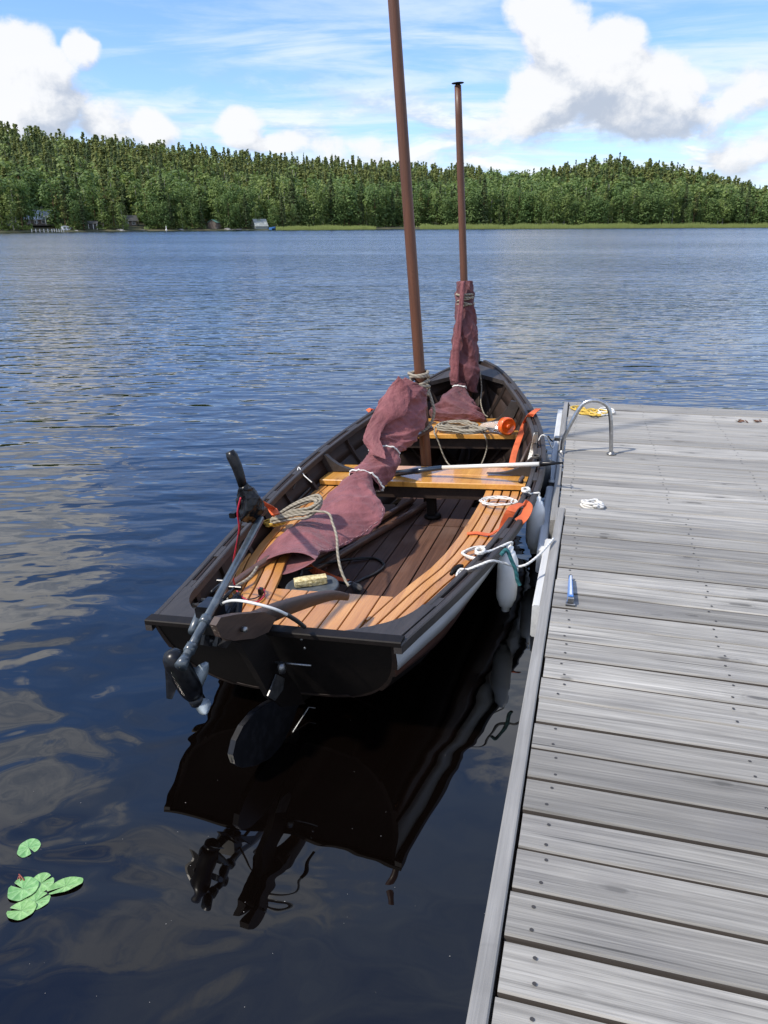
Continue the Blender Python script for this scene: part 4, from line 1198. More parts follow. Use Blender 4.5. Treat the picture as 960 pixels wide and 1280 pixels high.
hang(1.95, 669, 620, 692, .053, 'fender_white', 'white cylinder fender further forward, beside the end of the wide thwart', 1.92)
hang(2.8, 679, 566, 622, .052, 'fender_dark', 'dark grey fender squeezed between the hull and the pontoon under the boat hook', 2.52, 'dark_cord')
P = [bz(626, 694, .47), bz(628, 690, .48) + BU * .012, bs(629, 700, .98), bs(629, 712, .98), bs(626, 724, .98), bs(624, 730, .98)]
P = [p + BN * (.0 + .02 * i) for i, p in enumerate(P)]
rope('teal_rope', P, .010, 'teal_rope', 'short teal rope end hanging over the starboard gunwale at the nearest fender')

# ------------------------------------------------------------------ trolling motor
motor = empty('trolling_motor', W(0, -.3, .5), 'grey and black electric outboard motor clamped to the stern, tilted out of the water', 'motor')
def mp(x, y, s): return bs(x, y, s)
tb = mp(233, 820, -.33); tt_ = mp(326, 648, .43)
ax = (tt_ - tb) / np.linalg.norm(tt_ - tb)
m = MB(); m.tube([tb, tb + ax * .12, tt_], [.0165, .0165, .0165], 14); make('shaft', m, 'grey_shaft', motor)
m = MB()
for f, r in ((.045, .024), (.22, .026)): 
    c = tb + (tt_ - tb) * f; m.tube([c - ax * .018, c - ax * .016, c + ax * .016, c + ax * .018], [.017, r * .9, r * .9, .017], 14)
c = mp(249, 770, -.06); m.tube([mp(241, 790, -.15), c, mp(254, 758, .0)], .0195, 12)
make('shaft_collar', m, 'grey_shaft', motor)
# motor pod
pa, pb = mp(214, 817, -.33), mp(243, 869, -.30)
pd_ = (pb - pa) / np.linalg.norm(pb - pa); L = np.linalg.norm(pb - pa)
m = MB(); m.lathe(pa, pd_, [(.006, -.012), (.026, -.006), (.039, .012), (.045, .04), (.045, L - .05), (.041, L - .02), (.032, L + .004), (.012, L + .010)], 20); make('motor_pod', m, 'black_plastic', motor)
m = MB(); m.tube([tb - ax * .05, tb + ax * .0], [.024, .0175], 12); make('pod_neck', m, 'grey_shaft', motor)
# propeller: hub and two twisted blades, plus the skeg fin
hubc = pb + pd_ * .02
m = MB(); m.lathe(pb + pd_ * .004, pd_, [(.030, 0), (.030, .03), (.012, .05)], 14); prop = make('propeller_hub', m, 'black_plastic', motor)
def blade(tip, root_p, w, tw):
    m = MB(); d = tip - root_p; L = np.linalg.norm(d); d = d / L; bx = np.cross(d, tip - CAMP); bx /= np.linalg.norm(bx); by = np.cross(d, bx); rings = []
    for t in np.linspace(0, 1, 9):
        a = tw * (1 - t * .8); ww = w * (.45 + 1.2 * t - 1.45 * t ** 3) ; ww = max(ww, .006); dirv_ = bx * math.cos(a * .5) + by * math.sin(a * .5); nn = np.cross(d, dirv_)
        c = root_p + d * L * t + dirv_ * .012 * math.sin(t * 3)
        rings.append([c - dirv_ * ww, c - dirv_ * ww * .3 + nn * .004, c + dirv_ * ww, c + dirv_ * ww * .3 - nn * .003])
    m.loft(rings, True, True, 0, True); return m
make('propeller_blade', blade(mp(258, 893, -.33), hubc - ax * .01, .034, .8), 'blade_grey', prop)
make('propeller_blade', blade(mp(259, 828, -.27), hubc - pd_ * .02, .036, 1.0), 'blade_grey', prop)
m = MB(); fo = [mp(205, 822, -.33), mp(222, 850, -.33), mp(217, 862, -.345), mp(212, 874, -.355), mp(208, 873, -.355), mp(207, 850, -.34)]; m.prism(fo, np.cross(pd_, ax) * .008 + BN * .004); make('skeg_fin', m, 'black_plastic', motor)
# clamp bracket
m = MB()
for dn in (0, .06):
    m.prism([p + BN * dn for p in (mp(262, 752, .04), mp(278, 742, .07), mp(284, 748, .06), mp(276, 790, -.07), mp(262, 808, -.09), mp(250, 806, -.10), mp(254, 784, -.08))], BN * .014 )
m.tube([mp(262, 800, -.08), mp(275, 802, -.06)], .014, 8)
m.box((mp(264, 770, -.05)), BM, .045, .04, .06, 0, .01)
make('clamp_bracket', m, 'black_plastic', motor)
for (x, y, s) in ((286, 742, .07), (272, 734, .10)):
    m = MB(); a = mp(x, y, s); m.tube([a - BH * .05, a + BH * .05], .008, 8); m.box(a + BH * .055, BM[[1, 2, 0]], .030, .009, .007, 0, .003); make('clamp_screw', m, 'black_plastic', motor)
# control head under a black bag and the tiller handle
h0 = mp(318, 642, .42)
rows = [(mp(300, 607, .38), mp(308, 607, .38), .022, .5), (mp(297, 616, .40), mp(315, 612, .40), .04), (mp(296, 627, .40), mp(324, 622, .42), .055), (mp(297, 638, .42), mp(330, 633, .44), .06), (mp(303, 648, .44), mp(328, 644, .46), .05), (mp(311, 651, .44), mp(322, 649, .44), .02)]
m, _ = cloth_loft(rows, 41, .22, nth=60, nf=4, cap=(True, True), cr=.010); make('control_head', m, 'black_plastic', motor)
m = MB(); P = [mp(305, 613, .39), mp(300, 595, .39), mp(296, 583, .39), mp(290, 570, .39), mp(287, 564, .39)]; m.tube(P, [.018, .021, .023, .025, .019], 14); hd = make('tiller_handle', m, 'black_plastic', motor)
m = MB(); m.tube([mp(322, 640, .44), mp(318, 652, .44)], .022, 10); m.box(mp(294, 642, .41), BM, .03, .015, .012, 0, .004); make('head_bracket', m, 'black_plastic', motor)
# wires
m = MB(); m.tube(spline([mp(301, 622, .36), mp(297, 640, .36), mp(299, 660, .38), mp(296, 680, .42), mp(292, 700, .46), bz(291, 718, .45), bz(294, 733, .36), bz(300, 744, .325), bz(312, 752, .322), bz(322, 752, .322), bz(330, 745, .322), bz(330, 737, .33), bz(324, 735, .33), bz(325, 743, .322)], 6), .0042, 6); make('power_lead', m, 'red_wire', motor)
m = MB(); m.tube(spline([mp(303, 625, .37), mp(301, 655, .39), mp(297, 685, .43), bz(295, 715, .42), bz(289, 733, .36), bz(296, 748, .325), bz(318, 748, .322), bz(330, 740, .325)], 6), .0038, 6); make('power_lead', m, 'black_cord', motor)
m = MB(); m.box(bz(296, 745, .335), BM, .02, .012, .012, 0, .004); m.box(bz(326, 739, .34), BM, .012, .01, .016, 0, .003); make('lead_plug', m, 'black_plastic', motor)
m = MB(); m.tube(spline([mp(272, 758, .0), bs(284, 752, -.08), bs(300, 751, -.14), bs(325, 756, -.15), bs(345, 762, -.13), bs(360, 769, -.09), bs(371, 776, -.05), bs(381, 784, -.02)], 6), .006, 8); make('control_cable', m, 'white_cable', motor)
m = MB(); m.tube(spline([bs(358, 768, -.095), bs(371, 776, -.05), bs(381, 784, -.02)], 5), .0088, 8); make('cable_sleeve', m, 'black_cord', motor)
m = MB(); m.tube(spline([mp(272, 758, .02), mp(277, 765, .04), mp(288, 768, .06), mp(290, 760, .08)], 5), .004, 6); make('brake_wire', m, 'steel', motor)

# ------------------------------------------------------------------ loose gear in the boat
tub = empty('round_tub', W(.90, -.17, .045), 'dark grey round tub with a flat lid standing in front of the stern seat', 'tub')
tc_ = bz(390, 731, .27); rt = np.linalg.norm(bz(423, 731, .27) - bz(357, 731, .27)) / 2
tbase = tc_ - BU * .225
m = MB(); m.lathe(tbase, BU, [(rt * .82, 0), (rt * .86, .01), (rt * .95, .20), (rt * .95, .205)], 28); make('tub_body', m, 'black_plastic', tub)
m = MB(); m.lathe(tc_ - BU * .024, BU, [(rt * .97, 0), (rt, .003), (rt, .018), (rt * .97, .023), (rt * .9, .024), (rt * .88, .0205), (rt * .3, .0205), (rt * .05, .0205)], 32); make('tub_lid', m, 'lid_grey', tub)
m = MB(); m.tube([tc_ + BN * -rt * .75 + BH * rt * .7 - BU * .05, tc_ + BN * -rt * .75 + BH * rt * .75 + BU * .03], .012, 8); make('lid_latch', m, 'black_plastic', tub)
a, b = bz(368, 729, .29), bz(408, 723, .29); d = (b - a); L = np.linalg.norm(d); d /= L; x = np.cross(BU, d)
m = MB(); r_ = random.Random(2); rings = []
for t in np.linspace(0, 1, 7):
    k = 1 - .08 * (abs(t - .5) * 2) ** 3
    rings.append([a + d * L * t + x * (y * k + r_.uniform(-.002, .002)) + BU * (z * k + r_.uniform(-.002, .002)) for y, z in ((-.028, -.018), (.0, -.019), (.028, -.018), (.030, .0), (.028, .018), (0, .019), (-.028, .018), (-.030, 0))])
m.loft(rings, True, True, 0, False); make('sponge_block', m, 'sponge', None, 'tan sponge block lying on the lid of the round tub', 'sponge')
# pulley block with its shackle
pb_ = empty('pulley_block', bz(445, 735, .06), 'grey pulley block with a steel shackle lying on the floor boards beside the stern seat', 'pulley')
c = bz(446, 734, .075); d = bz(456, 741, .075) - bz(436, 728, .075); d /= np.linalg.norm(d); x = np.cross(BU, d)
m = MB(); rings = []
for t in np.linspace(-1, 1, 9):
    w_ = .028 * math.sqrt(max(1 - t * t, .03)); rings.append([c + d * .05 * t + x * w_ * math.cos(q) + BU * .02 * math.sqrt(max(1 - t * t, .05)) * math.sin(q) for q in np.linspace(0, 2 * math.pi, 12, endpoint=False)])
m.loft(rings, True, True, 0, True); make('block_cheek', m, 'dark_cord', pb_)
m = MB(); m.tube(spline([c - d * .05 + x * .014, c - d * .075 + x * .016, c - d * .088, c - d * .075 - x * .016, c - d * .05 - x * .014], 5), .0045, 7); make('shackle', m, 'steel', pb_)
# poles on the floor
for k, (x0, y0, x1, y1, z, r, lab) in enumerate(((392, 713, 537, 628, .075, .026, 'thick brown pole lying on the floor boards, nearer the middle of the boat'), (377, 708, 515, 625, .070, .024, 'brown pole lying on the floor boards close to the port bench under the sail'))):
    m = MB(); a, b = bz(x0, y0, z), bz(x1, y1, z); m.tube([a + (b - a) * t for t in np.linspace(0, 1, 6)], [r * .8, r, r, r, r * .95, r * .85], 12); make('wooden_pole', m, 'pole_wood', None, lab, 'pole')
# boat hook across the thwart
bh = empty('boat_hook', bz(580, 586, .37), 'boat hook with a silver shaft and black tip laid across the wide thwart', 'boat hook')
q0, q1, q2, q3, q4 = bs(492, 592, 2.55), bs(553, 584.5, 2.51), bs(675, 580, 2.36), bs(680, 579.5, 2.355), bs(704, 578.5, 2.33)
m = MB(); m.tube([q1, (q1 + q2) / 2, q2], .0145, 12); make('shaft', m, 'alu', bh)
m = MB(); m.tube([q0, (q0 + q1) / 2, q1], [.023, .020, .0165], 12); make('grip', m, 'boathook_blue', bh)
m = MB(); m.tube([q2, q3, q2 * .55 + q4 * .45, q4], [.017, .0185, .012, .006], 10)
hk = (q2 * .45 + q4 * .55); m.tube(spline([hk, hk + BH * .03 + BN * .01, hk + BH * .045 - BN * .02, hk + BH * .04 - BN * .05], 4), .006, 7); make('hook_tip', m, 'black_plastic', bh)
# plastic jar with an orange lid
jr = empty('plastic_jar', bz(612, 534, .43), 'clear plastic bag with an orange plastic lid lying on the fore thwart', 'jar')
ja, jb = bz(624, 531, .505), bz(638, 529, .505)
d = BN * .62 - BH * .78 + BU * .05; d /= np.linalg.norm(d)
c = bz(631, 532, .495)
m = MB(); r_ = random.Random(4); rings = []
for t in np.linspace(0, 1, 9):
    rr = .062 * (.55 + .55 * t - .1 * t * t) ; rings.append([c - (d * .07 + BN * .13) * (1 - t) + np.cross(BU, d) * rr * math.cos(q) * (1 + r_.uniform(-.12, .12)) + BU * (rr * .8 * math.sin(q) * (1 + r_.uniform(-.15, .15)) - .012) for q in np.linspace(0, 2 * math.pi, 18, endpoint=False)])
m.loft(rings, True, True, 0, False); make('jar_body', m, 'clear_plastic', jr)
m = MB(); m.lathe(c - d * .004, d - BU * .0, [(.060, 0), (.068, .004), (.070, .05), (.066, .062), (.056, .064), (.054, .054), (.01, .052)], 24); lid = make('jar_lid', m, 'orange_plastic', jr)
m = MB(); m.lathe(c + d * .048, d, [(.020, 0), (.020, .016), (.012, .02)], 12); make('lid_knob', m, 'orange_plastic', lid)
# toggles by the port gunwale
for k, (x, y, lab) in enumerate(((371, 607, 'rear one'), (378, 600, 'middle one'), (389, 603, 'front one, nearest the thwart'))):
    m = MB(); c = bz(x, y, .345); dd = BH * .8 + BN * (.6 - .5 * k); dd /= np.linalg.norm(dd); m.tube([c - dd * .035, c - dd * .02, c + dd * .02, c + dd * .035], [.010, .017, .017, .010], 10); make('wooden_toggle', m, 'pole_wood', None, 'brown wooden toggle on the port bench under the gunwale, the ' + lab, 'toggle')
m = MB(); a = bz(322, 659, .40); b = bz(324, 646, .46); m.tube([a, b], .011, 10); make('rowlock_pin', m, 'steel', None, 'short steel pin standing inside the port gunwale below the motor head', 'pin')
# blue metal block on the jetty
bb = empty('blue_bracket', gz(713, 757, ZN), 'narrow blue metal bar with grey ends lying lengthwise on the jetty planks', 'bracket')
a, b = gz(713, 755, ZN + .01), gz(713, 723, ZN + .01); d = b - a; L = np.linalg.norm(d); d /= L; x = np.cross(d, UPZ)
def tri(c, w0, w1, h0): return [c - x * w0, c + x * w0, c + x * w1 + UPZ * h0, c - x * w1 + UPZ * h0]
m = MB(); m.loft([tri(a - UPZ * .009 + d * .02, .015, .010, .038), tri(b - UPZ * .009 - d * .012, .010, .006, .030)], True, True, 0, False); make('blue_bar', m, 'blue_paint', bb)
m = MB(); m.loft([tri(a + UPZ * .0295 + d * .03, .006, .0045, .004), tri(b + UPZ * .0215 - d * .02, .004, .003, .004)], True, True, 0, False); make('bar_ridge', m, 'white_strake', bb)
m = MB(); m.box(a - UPZ * .0035 + d * .006, [x, d, UPZ], .020, .012, .0055, 0, .002); m.box(a + UPZ * .014 + d * .012, [x, d, UPZ], .013, .0075, .0125, 0, .003); make('end_foot', m, 'dull_steel', bb)
m = MB(); m.lathe(b - UPZ * .009 + d * .002, UPZ, [(.009, 0), (.009, .022), (.004, .027)], 10); make('end_knob', m, 'black_plastic', bb)
# dry leaves far out on the pontoon
m = MB(); r_ = random.Random(6)
for k in range(9):
    c = gz(936 + r_.uniform(-14, 16), 525.5 + r_.uniform(-2, 2), ZF + .008); t = r_.uniform(0, 6.28); u = np.array([math.cos(t), math.sin(t), r_.uniform(-.2, .4)]) * .03; v = np.array([-math.sin(t), math.cos(t), .3]) * .015
    m.add([c - u, c - v, c + u, c + v], [(0, 1, 2, 3)])
make('dead_leaves', m, 'leaf_brown', None, 'few brown dead leaves lying near the far end of the pontoon', 'leaves')

# ------------------------------------------------------------------ water lily pads
def pad(x, y, rx, ry, rot, notch, label, curl=.0, tilt=0.0, zo=.002, seed=0):
    c = gz(x, y, 0.0); r_ = random.Random(seed); m = MB(); n = 30; vs = [np.array([0, 0, -.001])]
    for ring, k in ((.5, 0), (.85, 1), (1.0, 2)):
        for i in range(n):
            t = notch + .16 + (2 * math.pi - .32) * i / (n - 1)
            q = ring * (1 + .035 * math.sin(3 * t + seed) + .02 * math.sin(7 * t))
            if i in (0, n - 1): q *= .93
            X_, Y_ = q * rx * math.cos(t), q * ry * math.sin(t)
            X2, Y2 = X_ * math.cos(rot) - Y_ * math.sin(rot), X_ * math.sin(rot) + Y_ * math.cos(rot)
            z = (curl * ring ** 3 * (.6 + .4 * math.sin(2 * t + seed)) + .0012 * math.sin(5 * t) * ring) + tilt * X2
            vs.append(np.array([X2, Y2, max(z, -.001) if tilt == 0 else z]))
    vs = [c + UPZ * zo + v for v in vs]; fs = [(0, 1 + i, 2 + i) for i in range(n - 1)]
    for k in range(2):
        for i in range(n - 1): fs.append((1 + k * n + i, 1 + (k + 1) * n + i, 2 + (k + 1) * n + i, 2 + k * n + i))
    m.add(vs, fs, 0, True)
    return make('lily_pad', m, 'lily_leaf', None, label, 'lily pad', 'lily pads floating by the left edge')
pad(36, 1060, .036, .042, 0, -.7, 'round darker green lily pad floating alone above the cluster', seed=1)
pad(29, 1112, .046, .048, .2, 2.6, 'round pale lily pad at the left of the cluster, lying over its neighbours', .003, zo=.004, seed=2)
pad(52, 1104, .038, .042, .4, .4, 'plain green lily pad tucked behind the round one at the top of the cluster', seed=3)
pad(82, 1108, .056, .028, .45, 3.3, 'narrow yellowish lily pad with curled edges at the right of the cluster', .006, zo=.0025, seed=4)
pad(45, 1127, .044, .034, .35, .5, 'half covered lily pad in the middle of the cluster', zo=.002, seed=5)
pad(27, 1139, .043, .036, .25, 2.8, 'spotted pale lily pad lowest in the cluster', .002, zo=.004, seed=6)
P = [gz(24, 1094, .0) + UPZ * .004, gz(27, 1099, 0) + UPZ * .012, gz(31, 1102, 0) + UPZ * .004]
m = MB(); m.tube(spline(P, 4), .0022, 5); m.tube(spline([gz(22, 1100, .003), gz(24, 1095, .012), gz(26, 1101, .004)], 4), .0018, 5); make('lily_stalk', m, 'lily_stalk', None, 'thin reddish lily stalk poking up beside the cluster of pads', 'stalk')

# pollen and chaff floating on the still water by the boat
m = MB(); r_ = random.Random(12)
for k in range(45):
    c = gz(r_.uniform(20, 620), r_.uniform(880, 1275), .0015); q = r_.uniform(.0006, .0017); a = r_.uniform(0, 6.28)
    m.add([c + np.array([math.cos(a + t) * q * (1.6 if i % 2 else 1), math.sin(a + t) * q, 0]) for i, t in enumerate((0, 1.3, 2.5, 3.8, 5.0))], [(0, 1, 2, 3, 4)])
make('floating_specks', m, 'stone', None, 'scattered pale specks of pollen floating on the near water', 'pollen', None, 'stuff')
# ------------------------------------------------------------------ far shore: trees
def crown_quads(pts, nrm, size, r):
    """one leaf clump (a crooked quad) at every point"""
    n = len(pts); a = r.normal(size=(n, 3)); a -= nrm * (a * nrm).sum(1, keepdims=True); a /= np.linalg.norm(a, axis=1, keepdims=True)
    b = np.cross(nrm, a); s = size * r.uniform(.6, 1.35, (n, 1))
    v = np.stack([pts - a * s - b * s * .3, pts + a * s * .2 - b * s * .9, pts + a * s + b * s * .25, pts - a * s * .25 + b * s * .85], 1)
    v += r.normal(size=v.shape) * s[:, None, :] * .12
    return v.reshape(-1, 3)
def tree_pts(kind, n, seed):
    r = np.random.default_rng(seed)
    if kind == 'spruce':
        t = r.beta(1.0, 1.35, n); z = .07 + .93 * t
        tier = .80 + .20 * np.cos(z * 2 * math.pi * 13 + r.uniform(0, 6))
        R = .155 * (1 - t) ** .85 * tier * r.uniform(.55, 1.06, n) + .006
        th = r.uniform(0, 2 * math.pi, n); lob = 1 + .22 * np.sin(3 * th + z * 9) + .15 * np.sin(5 * th - z * 17)
        p = np.stack([R * lob * np.cos(th), R * lob * np.sin(th), z - R * .25], 1)
        nr = np.stack([np.cos(th) * .7, np.sin(th) * .7, np.full(n, .75)], 1); trunk = .02
    elif kind == 'pine':
        k = 15; cz = np.sort(r.uniform(.38, .97, k)); cz[-1] = .965; pr_ = np.clip((1.0 - cz) / .6, .04, 1) ** .8
        cr = (.028 + .060 * pr_) * r.uniform(.7, 1.2, k); ct = r.uniform(0, 6.28, k); cd_ = r.uniform(.1, 1.0, k) * .095 * pr_
        i = r.integers(0, k, n); d = r.normal(size=(n, 3)); d /= np.linalg.norm(d, axis=1, keepdims=True)
        q = r.uniform(.55, 1.0, (n, 1))
        c = np.stack([cd_ * np.cos(ct), cd_ * np.sin(ct), cz], 1)
        p = c[i] + d * q * np.stack([cr[i], cr[i], cr[i] * .55], 1); nr = d * .6 + np.array([0, 0, .8]); trunk = .014
    else:
        k = 17 if kind == 'birch' else 15
        cz = r.uniform(.16 if kind == 'birch' else .10, .93, k); prof = np.sqrt(np.clip(1 - ((cz - .48) / .53) ** 2, 0, 1))
        ww = .165 if kind == 'birch' else .23
        ct = r.uniform(0, 6.28, k); off = prof * ww * r.uniform(.25, .85, k); cr = ((.060 + .055 * prof) if kind == 'birch' else (.075 + .085 * prof)) * r.uniform(.75, 1.25, k)
        c = np.stack([off * np.cos(ct), off * np.sin(ct), cz], 1); i = r.integers(0, k, n)
        d = r.normal(size=(n, 3)); d /= np.linalg.norm(d, axis=1, keepdims=True)
        p = c[i] + d * r.uniform(.6, 1.0, (n, 1)) * np.stack([cr[i], cr[i], cr[i] * 1.25], 1); nr = d * .75 + np.array([0, 0, .45]); trunk = .013
        if kind == 'birch': p[:, 2] -= (np.hypot(p[:, 0], p[:, 1]) ** 1.0) * .25
    p[:, 2] = np.clip(p[:, 2], .02, 1.0)
    nr = nr / np.linalg.norm(nr, axis=1, keepdims=True) + r.normal(size=nr.shape) * .22; nr /= np.linalg.norm(nr, axis=1, keepdims=True)
    return p, nr, trunk
LEAF = {'birch': 'birch_leaves', 'alder': 'alder_leaves', 'spruce': 'spruce_needles', 'pine': 'pine_needles'}
BARK = {'birch': 'birch_bark', 'alder': 'bark', 'spruce': 'bark', 'pine': 'bark'}
HGT = {'birch': 17.0, 'alder': 15.5, 'spruce': 18.5, 'pine': 18.5}
def crown_mesh(kind, n, seed, size):
    p, nr, tr = tree_pts(kind, n, seed); r = np.random.default_rng(seed + 50)
    v = crown_quads(p, nr, size, r); f = np.arange(len(v)).reshape(-1, 4)
    return v, f, tr
def limb_mb(kind, seed, tr, H):
    """tapered trunk with limbs, in metres"""
    r = random.Random(seed); m = MB(); top = .97 if kind in ('spruce',) else .9
    bend = r.uniform(-.012, .012)
    ax = [np.array([bend * math.sin(t * 3) * H, bend * .6 * math.sin(t * 4 + 1) * H, t * H]) for t in np.linspace(0, top, 7)]
    ax[0][2] = -.6
    m.tube(ax, [tr * H * (1 - .88 * t) for t in np.linspace(0, 1, 7)], 6)
    for k in range(8):
        t = r.uniform(.35, .85); th = r.uniform(0, 6.28); L = .12 * H * (1.1 - t); b = np.array([0, 0, t * H])
        m.tube([b, b + np.array([math.cos(th) * L * .6, math.sin(th) * L * .6, L * .25]), b + np.array([math.cos(th) * L, math.sin(th) * L, L * .55])], [tr * H * .28, tr * H * .2, .02], 4)
    return m
def np_mesh(name, v, f, mats, mi=None, smooth=False):
    me = bpy.data.meshes.new(name); me.vertices.add(len(v)); me.vertices.foreach_set('co', np.asarray(v, np.float32).ravel())
    nf, k = f.shape; me.loops.add(nf * k); me.loops.foreach_set('vertex_index', f.ravel().astype(np.int32))
    me.polygons.add(nf); me.polygons.foreach_set('loop_start', (np.arange(nf) * k).astype(np.int32)); me.polygons.foreach_set('loop_total', np.full(nf, k, np.int32))
    for m in mats: me.materials.append(MAT[m])
    if mi is not None: me.polygons.foreach_set('material_index', mi.astype(np.int32))
    me.update(calc_edges=True); me.validate(); return me
PROTO = {}
for kd in ('birch', 'alder', 'spruce', 'pine'):
    for s in range(3):
        v, f, tr = crown_mesh(kd, {'birch': 900, 'alder': 950, 'spruce': 820, 'pine': 640}[kd], 100 + s * 7 + hash(kd) % 1 + len(kd) * 11, {'birch': .019, 'alder': .023, 'spruce': .018, 'pine': .022}[kd])
        H = HGT[kd]
        PROTO[kd, s] = (np_mesh('crown', v * H, f, [LEAF[kd]]), mesh_from('trunk', limb_mb(kd, s * 3 + len(kd), tr, H), BARK[kd]))
LAND = [(-30, 'at the left edge of the shore'), (17, 'by the white cabin'), (50, 'by the pale-roofed cabin'), (85, 'by the white boat'), (113, 'by the open shed'), (140, 'right of the open shed'), (163, 'by the brown cabin'), (195, 'right of the brown cabin'), (228, 'left of the green shed'), (264, 'by the green shed'), (300, 'left of the boathouse'), (330, 'by the boathouse'), (365, 'right of the boathouse'), (410, 'behind the first reeds'), (455, 'left of the tall mast'), (500, 'behind the tall mast'), (545, 'between the masts'), (580, 'behind the shorter mast'), (620, 'right of the shorter mast'), (665, 'well left of the rounded hilltop'), (710, 'left of the rounded hilltop'), (755, 'under the rounded hilltop'), (800, 'right of the rounded hilltop'), (845, 'well right of the rounded hilltop'), (890, 'near the right end of the shore'), (935, 'at the right end of the shore')]
WORD = {'birch': 'pale green birch', 'alder': 'bushy broadleaf tree', 'spruce': 'dark pointed spruce', 'pine': 'olive pine'}
def pick(az, r):
    u = r.random()
    if az < -.30: w = (.34, .30, .20, .16)
    elif az < -.10: w = (.30, .42, .18, .10)
    elif az < .06: w = (.14, .66, .12, .08)
    else: w = (.30, .58, .08, .04)
    for k, q in zip(('birch', 'alder', 'spruce', 'pine'), w):
        if u < q: return k
        u -= q
    return 'alder'
rt_ = random.Random(77); cnt = 0
front = []
NF = 296
HOUSES_AZ = [azel(55, 280)[0], azel(113, 280)[0], azel(170, 280)[0], azel(330, 280)[0], azel(264, 280)[0]]
for i in range(NF):
    az = -.535 + 1.07 * (i + rt_.random()) / NF
    row = i % 3
    d = shore(az) + (4.0, 11.0, 19.0)[row] + rt_.uniform(-2, 2)
    hfac = 1.0
    near_house = min(abs(az - h) - q for h, q in zip(HOUSES_AZ, (.012, .005, .009, .006, .006)))
    if near_house < 0: d += 27 - (0, 5, 11)[row]
    if row == 0:
        hfac = .72
        if -.10 < az < .6: d += 6
    kd = pick(az, rt_)
    front.append((az, d, kd, hfac))
for (az, d, kd, hf) in front:
    s = rt_.randrange(3); cm, tm = PROTO[kd, s]
    root = bpy.data.objects.new(kd + '_tree' if kd != 'alder' else 'broadleaf_tree', None); COL.objects.link(root); root.empty_display_size = 1
    sc_ = rt_.uniform(.72, 1.18) * hf
    root.location = (d * math.sin(az), d * math.cos(az), ground(az, d)); root.rotation_euler = (0, 0, rt_.uniform(0, 6.28)); w_ = rt_.uniform(.9, 1.25); root.scale = (sc_ * w_, sc_ * w_, sc_)
    pxx = 480 + F * math.tan(az); reg = min(LAND, key=lambda q: abs(q[0] - pxx))[1]; sz = 'low ' if sc_ * HGT[kd] < 10.5 else ('tall ' if sc_ * HGT[kd] > 15.5 else '')
    tag(root, sz + WORD[kd] + ' on the far shore ' + reg, 'tree', 'trees along the far shore')
    c = bpy.data.objects.new('crown', cm); COL.objects.link(c); c.parent = root
    t = bpy.data.objects.new('trunk', tm); COL.objects.link(t); t.parent = root
# the rest of the wood, one mass
LOW = {}
for kd in ('birch', 'alder', 'spruce', 'pine'):
    for s in range(4):
        v, f, tr = crown_mesh(kd, {'birch': 200, 'alder': 205, 'spruce': 190, 'pine': 170}[kd], 300 + s * 13 + len(kd) * 7, {'birch': .036, 'alder': .042, 'spruce': .029, 'pine': .034}[kd])
        n0 = len(v); w = .010 if kd == 'pine' else .008
        tv = np.array([[w * math.cos(a), w * math.sin(a), z] for z in (-.05, .85) for a in (0, 2.1, 4.2)]); tf = np.array([[0, 1, 4, 3], [1, 2, 5, 4], [2, 0, 3, 5]]) + n0
        LOW[kd, s] = (np.vstack([v, tv]), np.vstack([f, tf]), np.concatenate([np.zeros(len(f)), np.ones(3)]))
KI = ['birch', 'alder', 'spruce', 'pine']
V = []; Fc = []; MI = []; off = 0
def grow(az, d, kd, H):
    global off
    v, f, mi = LOW[kd, rt_.randrange(4)]; th = rt_.uniform(0, 6.28); w_ = rt_.uniform(.9, 1.3) * H * (1.0 if kd in ('birch', 'alder') else .78)
    R = np.array([[math.cos(th) * w_, -math.sin(th) * w_, 0], [math.sin(th) * w_, math.cos(th) * w_, 0], [0, 0, H]])
    V.append(v @ R.T + np.array([d * math.sin(az), d * math.cos(az), ground(az, d)])); Fc.append(f + off); off += len(v)
    MI.append(np.where(mi == 0, KI.index(kd), 4 + (kd != 'birch')))
N = 5200
for i in range(N):
    wide = i % 9 == 0
    az = rt_.uniform(-1.35, 1.35) if wide else rt_.uniform(-.56, .56)
    deep = DEEP - 140 * dome(az)
    u = rt_.random()
    d = shore(az) + 22 + (deep + 10 - 22) * u ** .9
    f_ = (d - shore(az)) / deep
    uu = rt_.random()
    if f_ > .45 and az < .12: kd = 'pine' if uu < .50 else ('spruce' if uu < .84 else 'birch')
    elif f_ > .45 and .2 < az < .42 and uu < .55: kd = 'spruce' if uu < .25 else 'pine'
    elif f_ > .3 and az < .1: kd = 'pine' if uu < .30 else ('spruce' if uu < .55 else ('birch' if uu < .78 else 'alder'))
    else: kd = pick(az, rt_)
    grow(az, d, kd, HGT[kd] * rt_.uniform(.78, 1.12))
V = np.vstack(V); Fc = np.vstack(Fc); MI = np.concatenate(MI)
me = np_mesh('forest', V, Fc, [LEAF[k] for k in KI] + ['birch_bark', 'bark'], MI)
fo = bpy.data.objects.new('forest', me); COL.objects.link(fo); tag(fo, 'dense mixed wood of pine, spruce and birch covering the far hillside', 'forest', None, 'stuff')

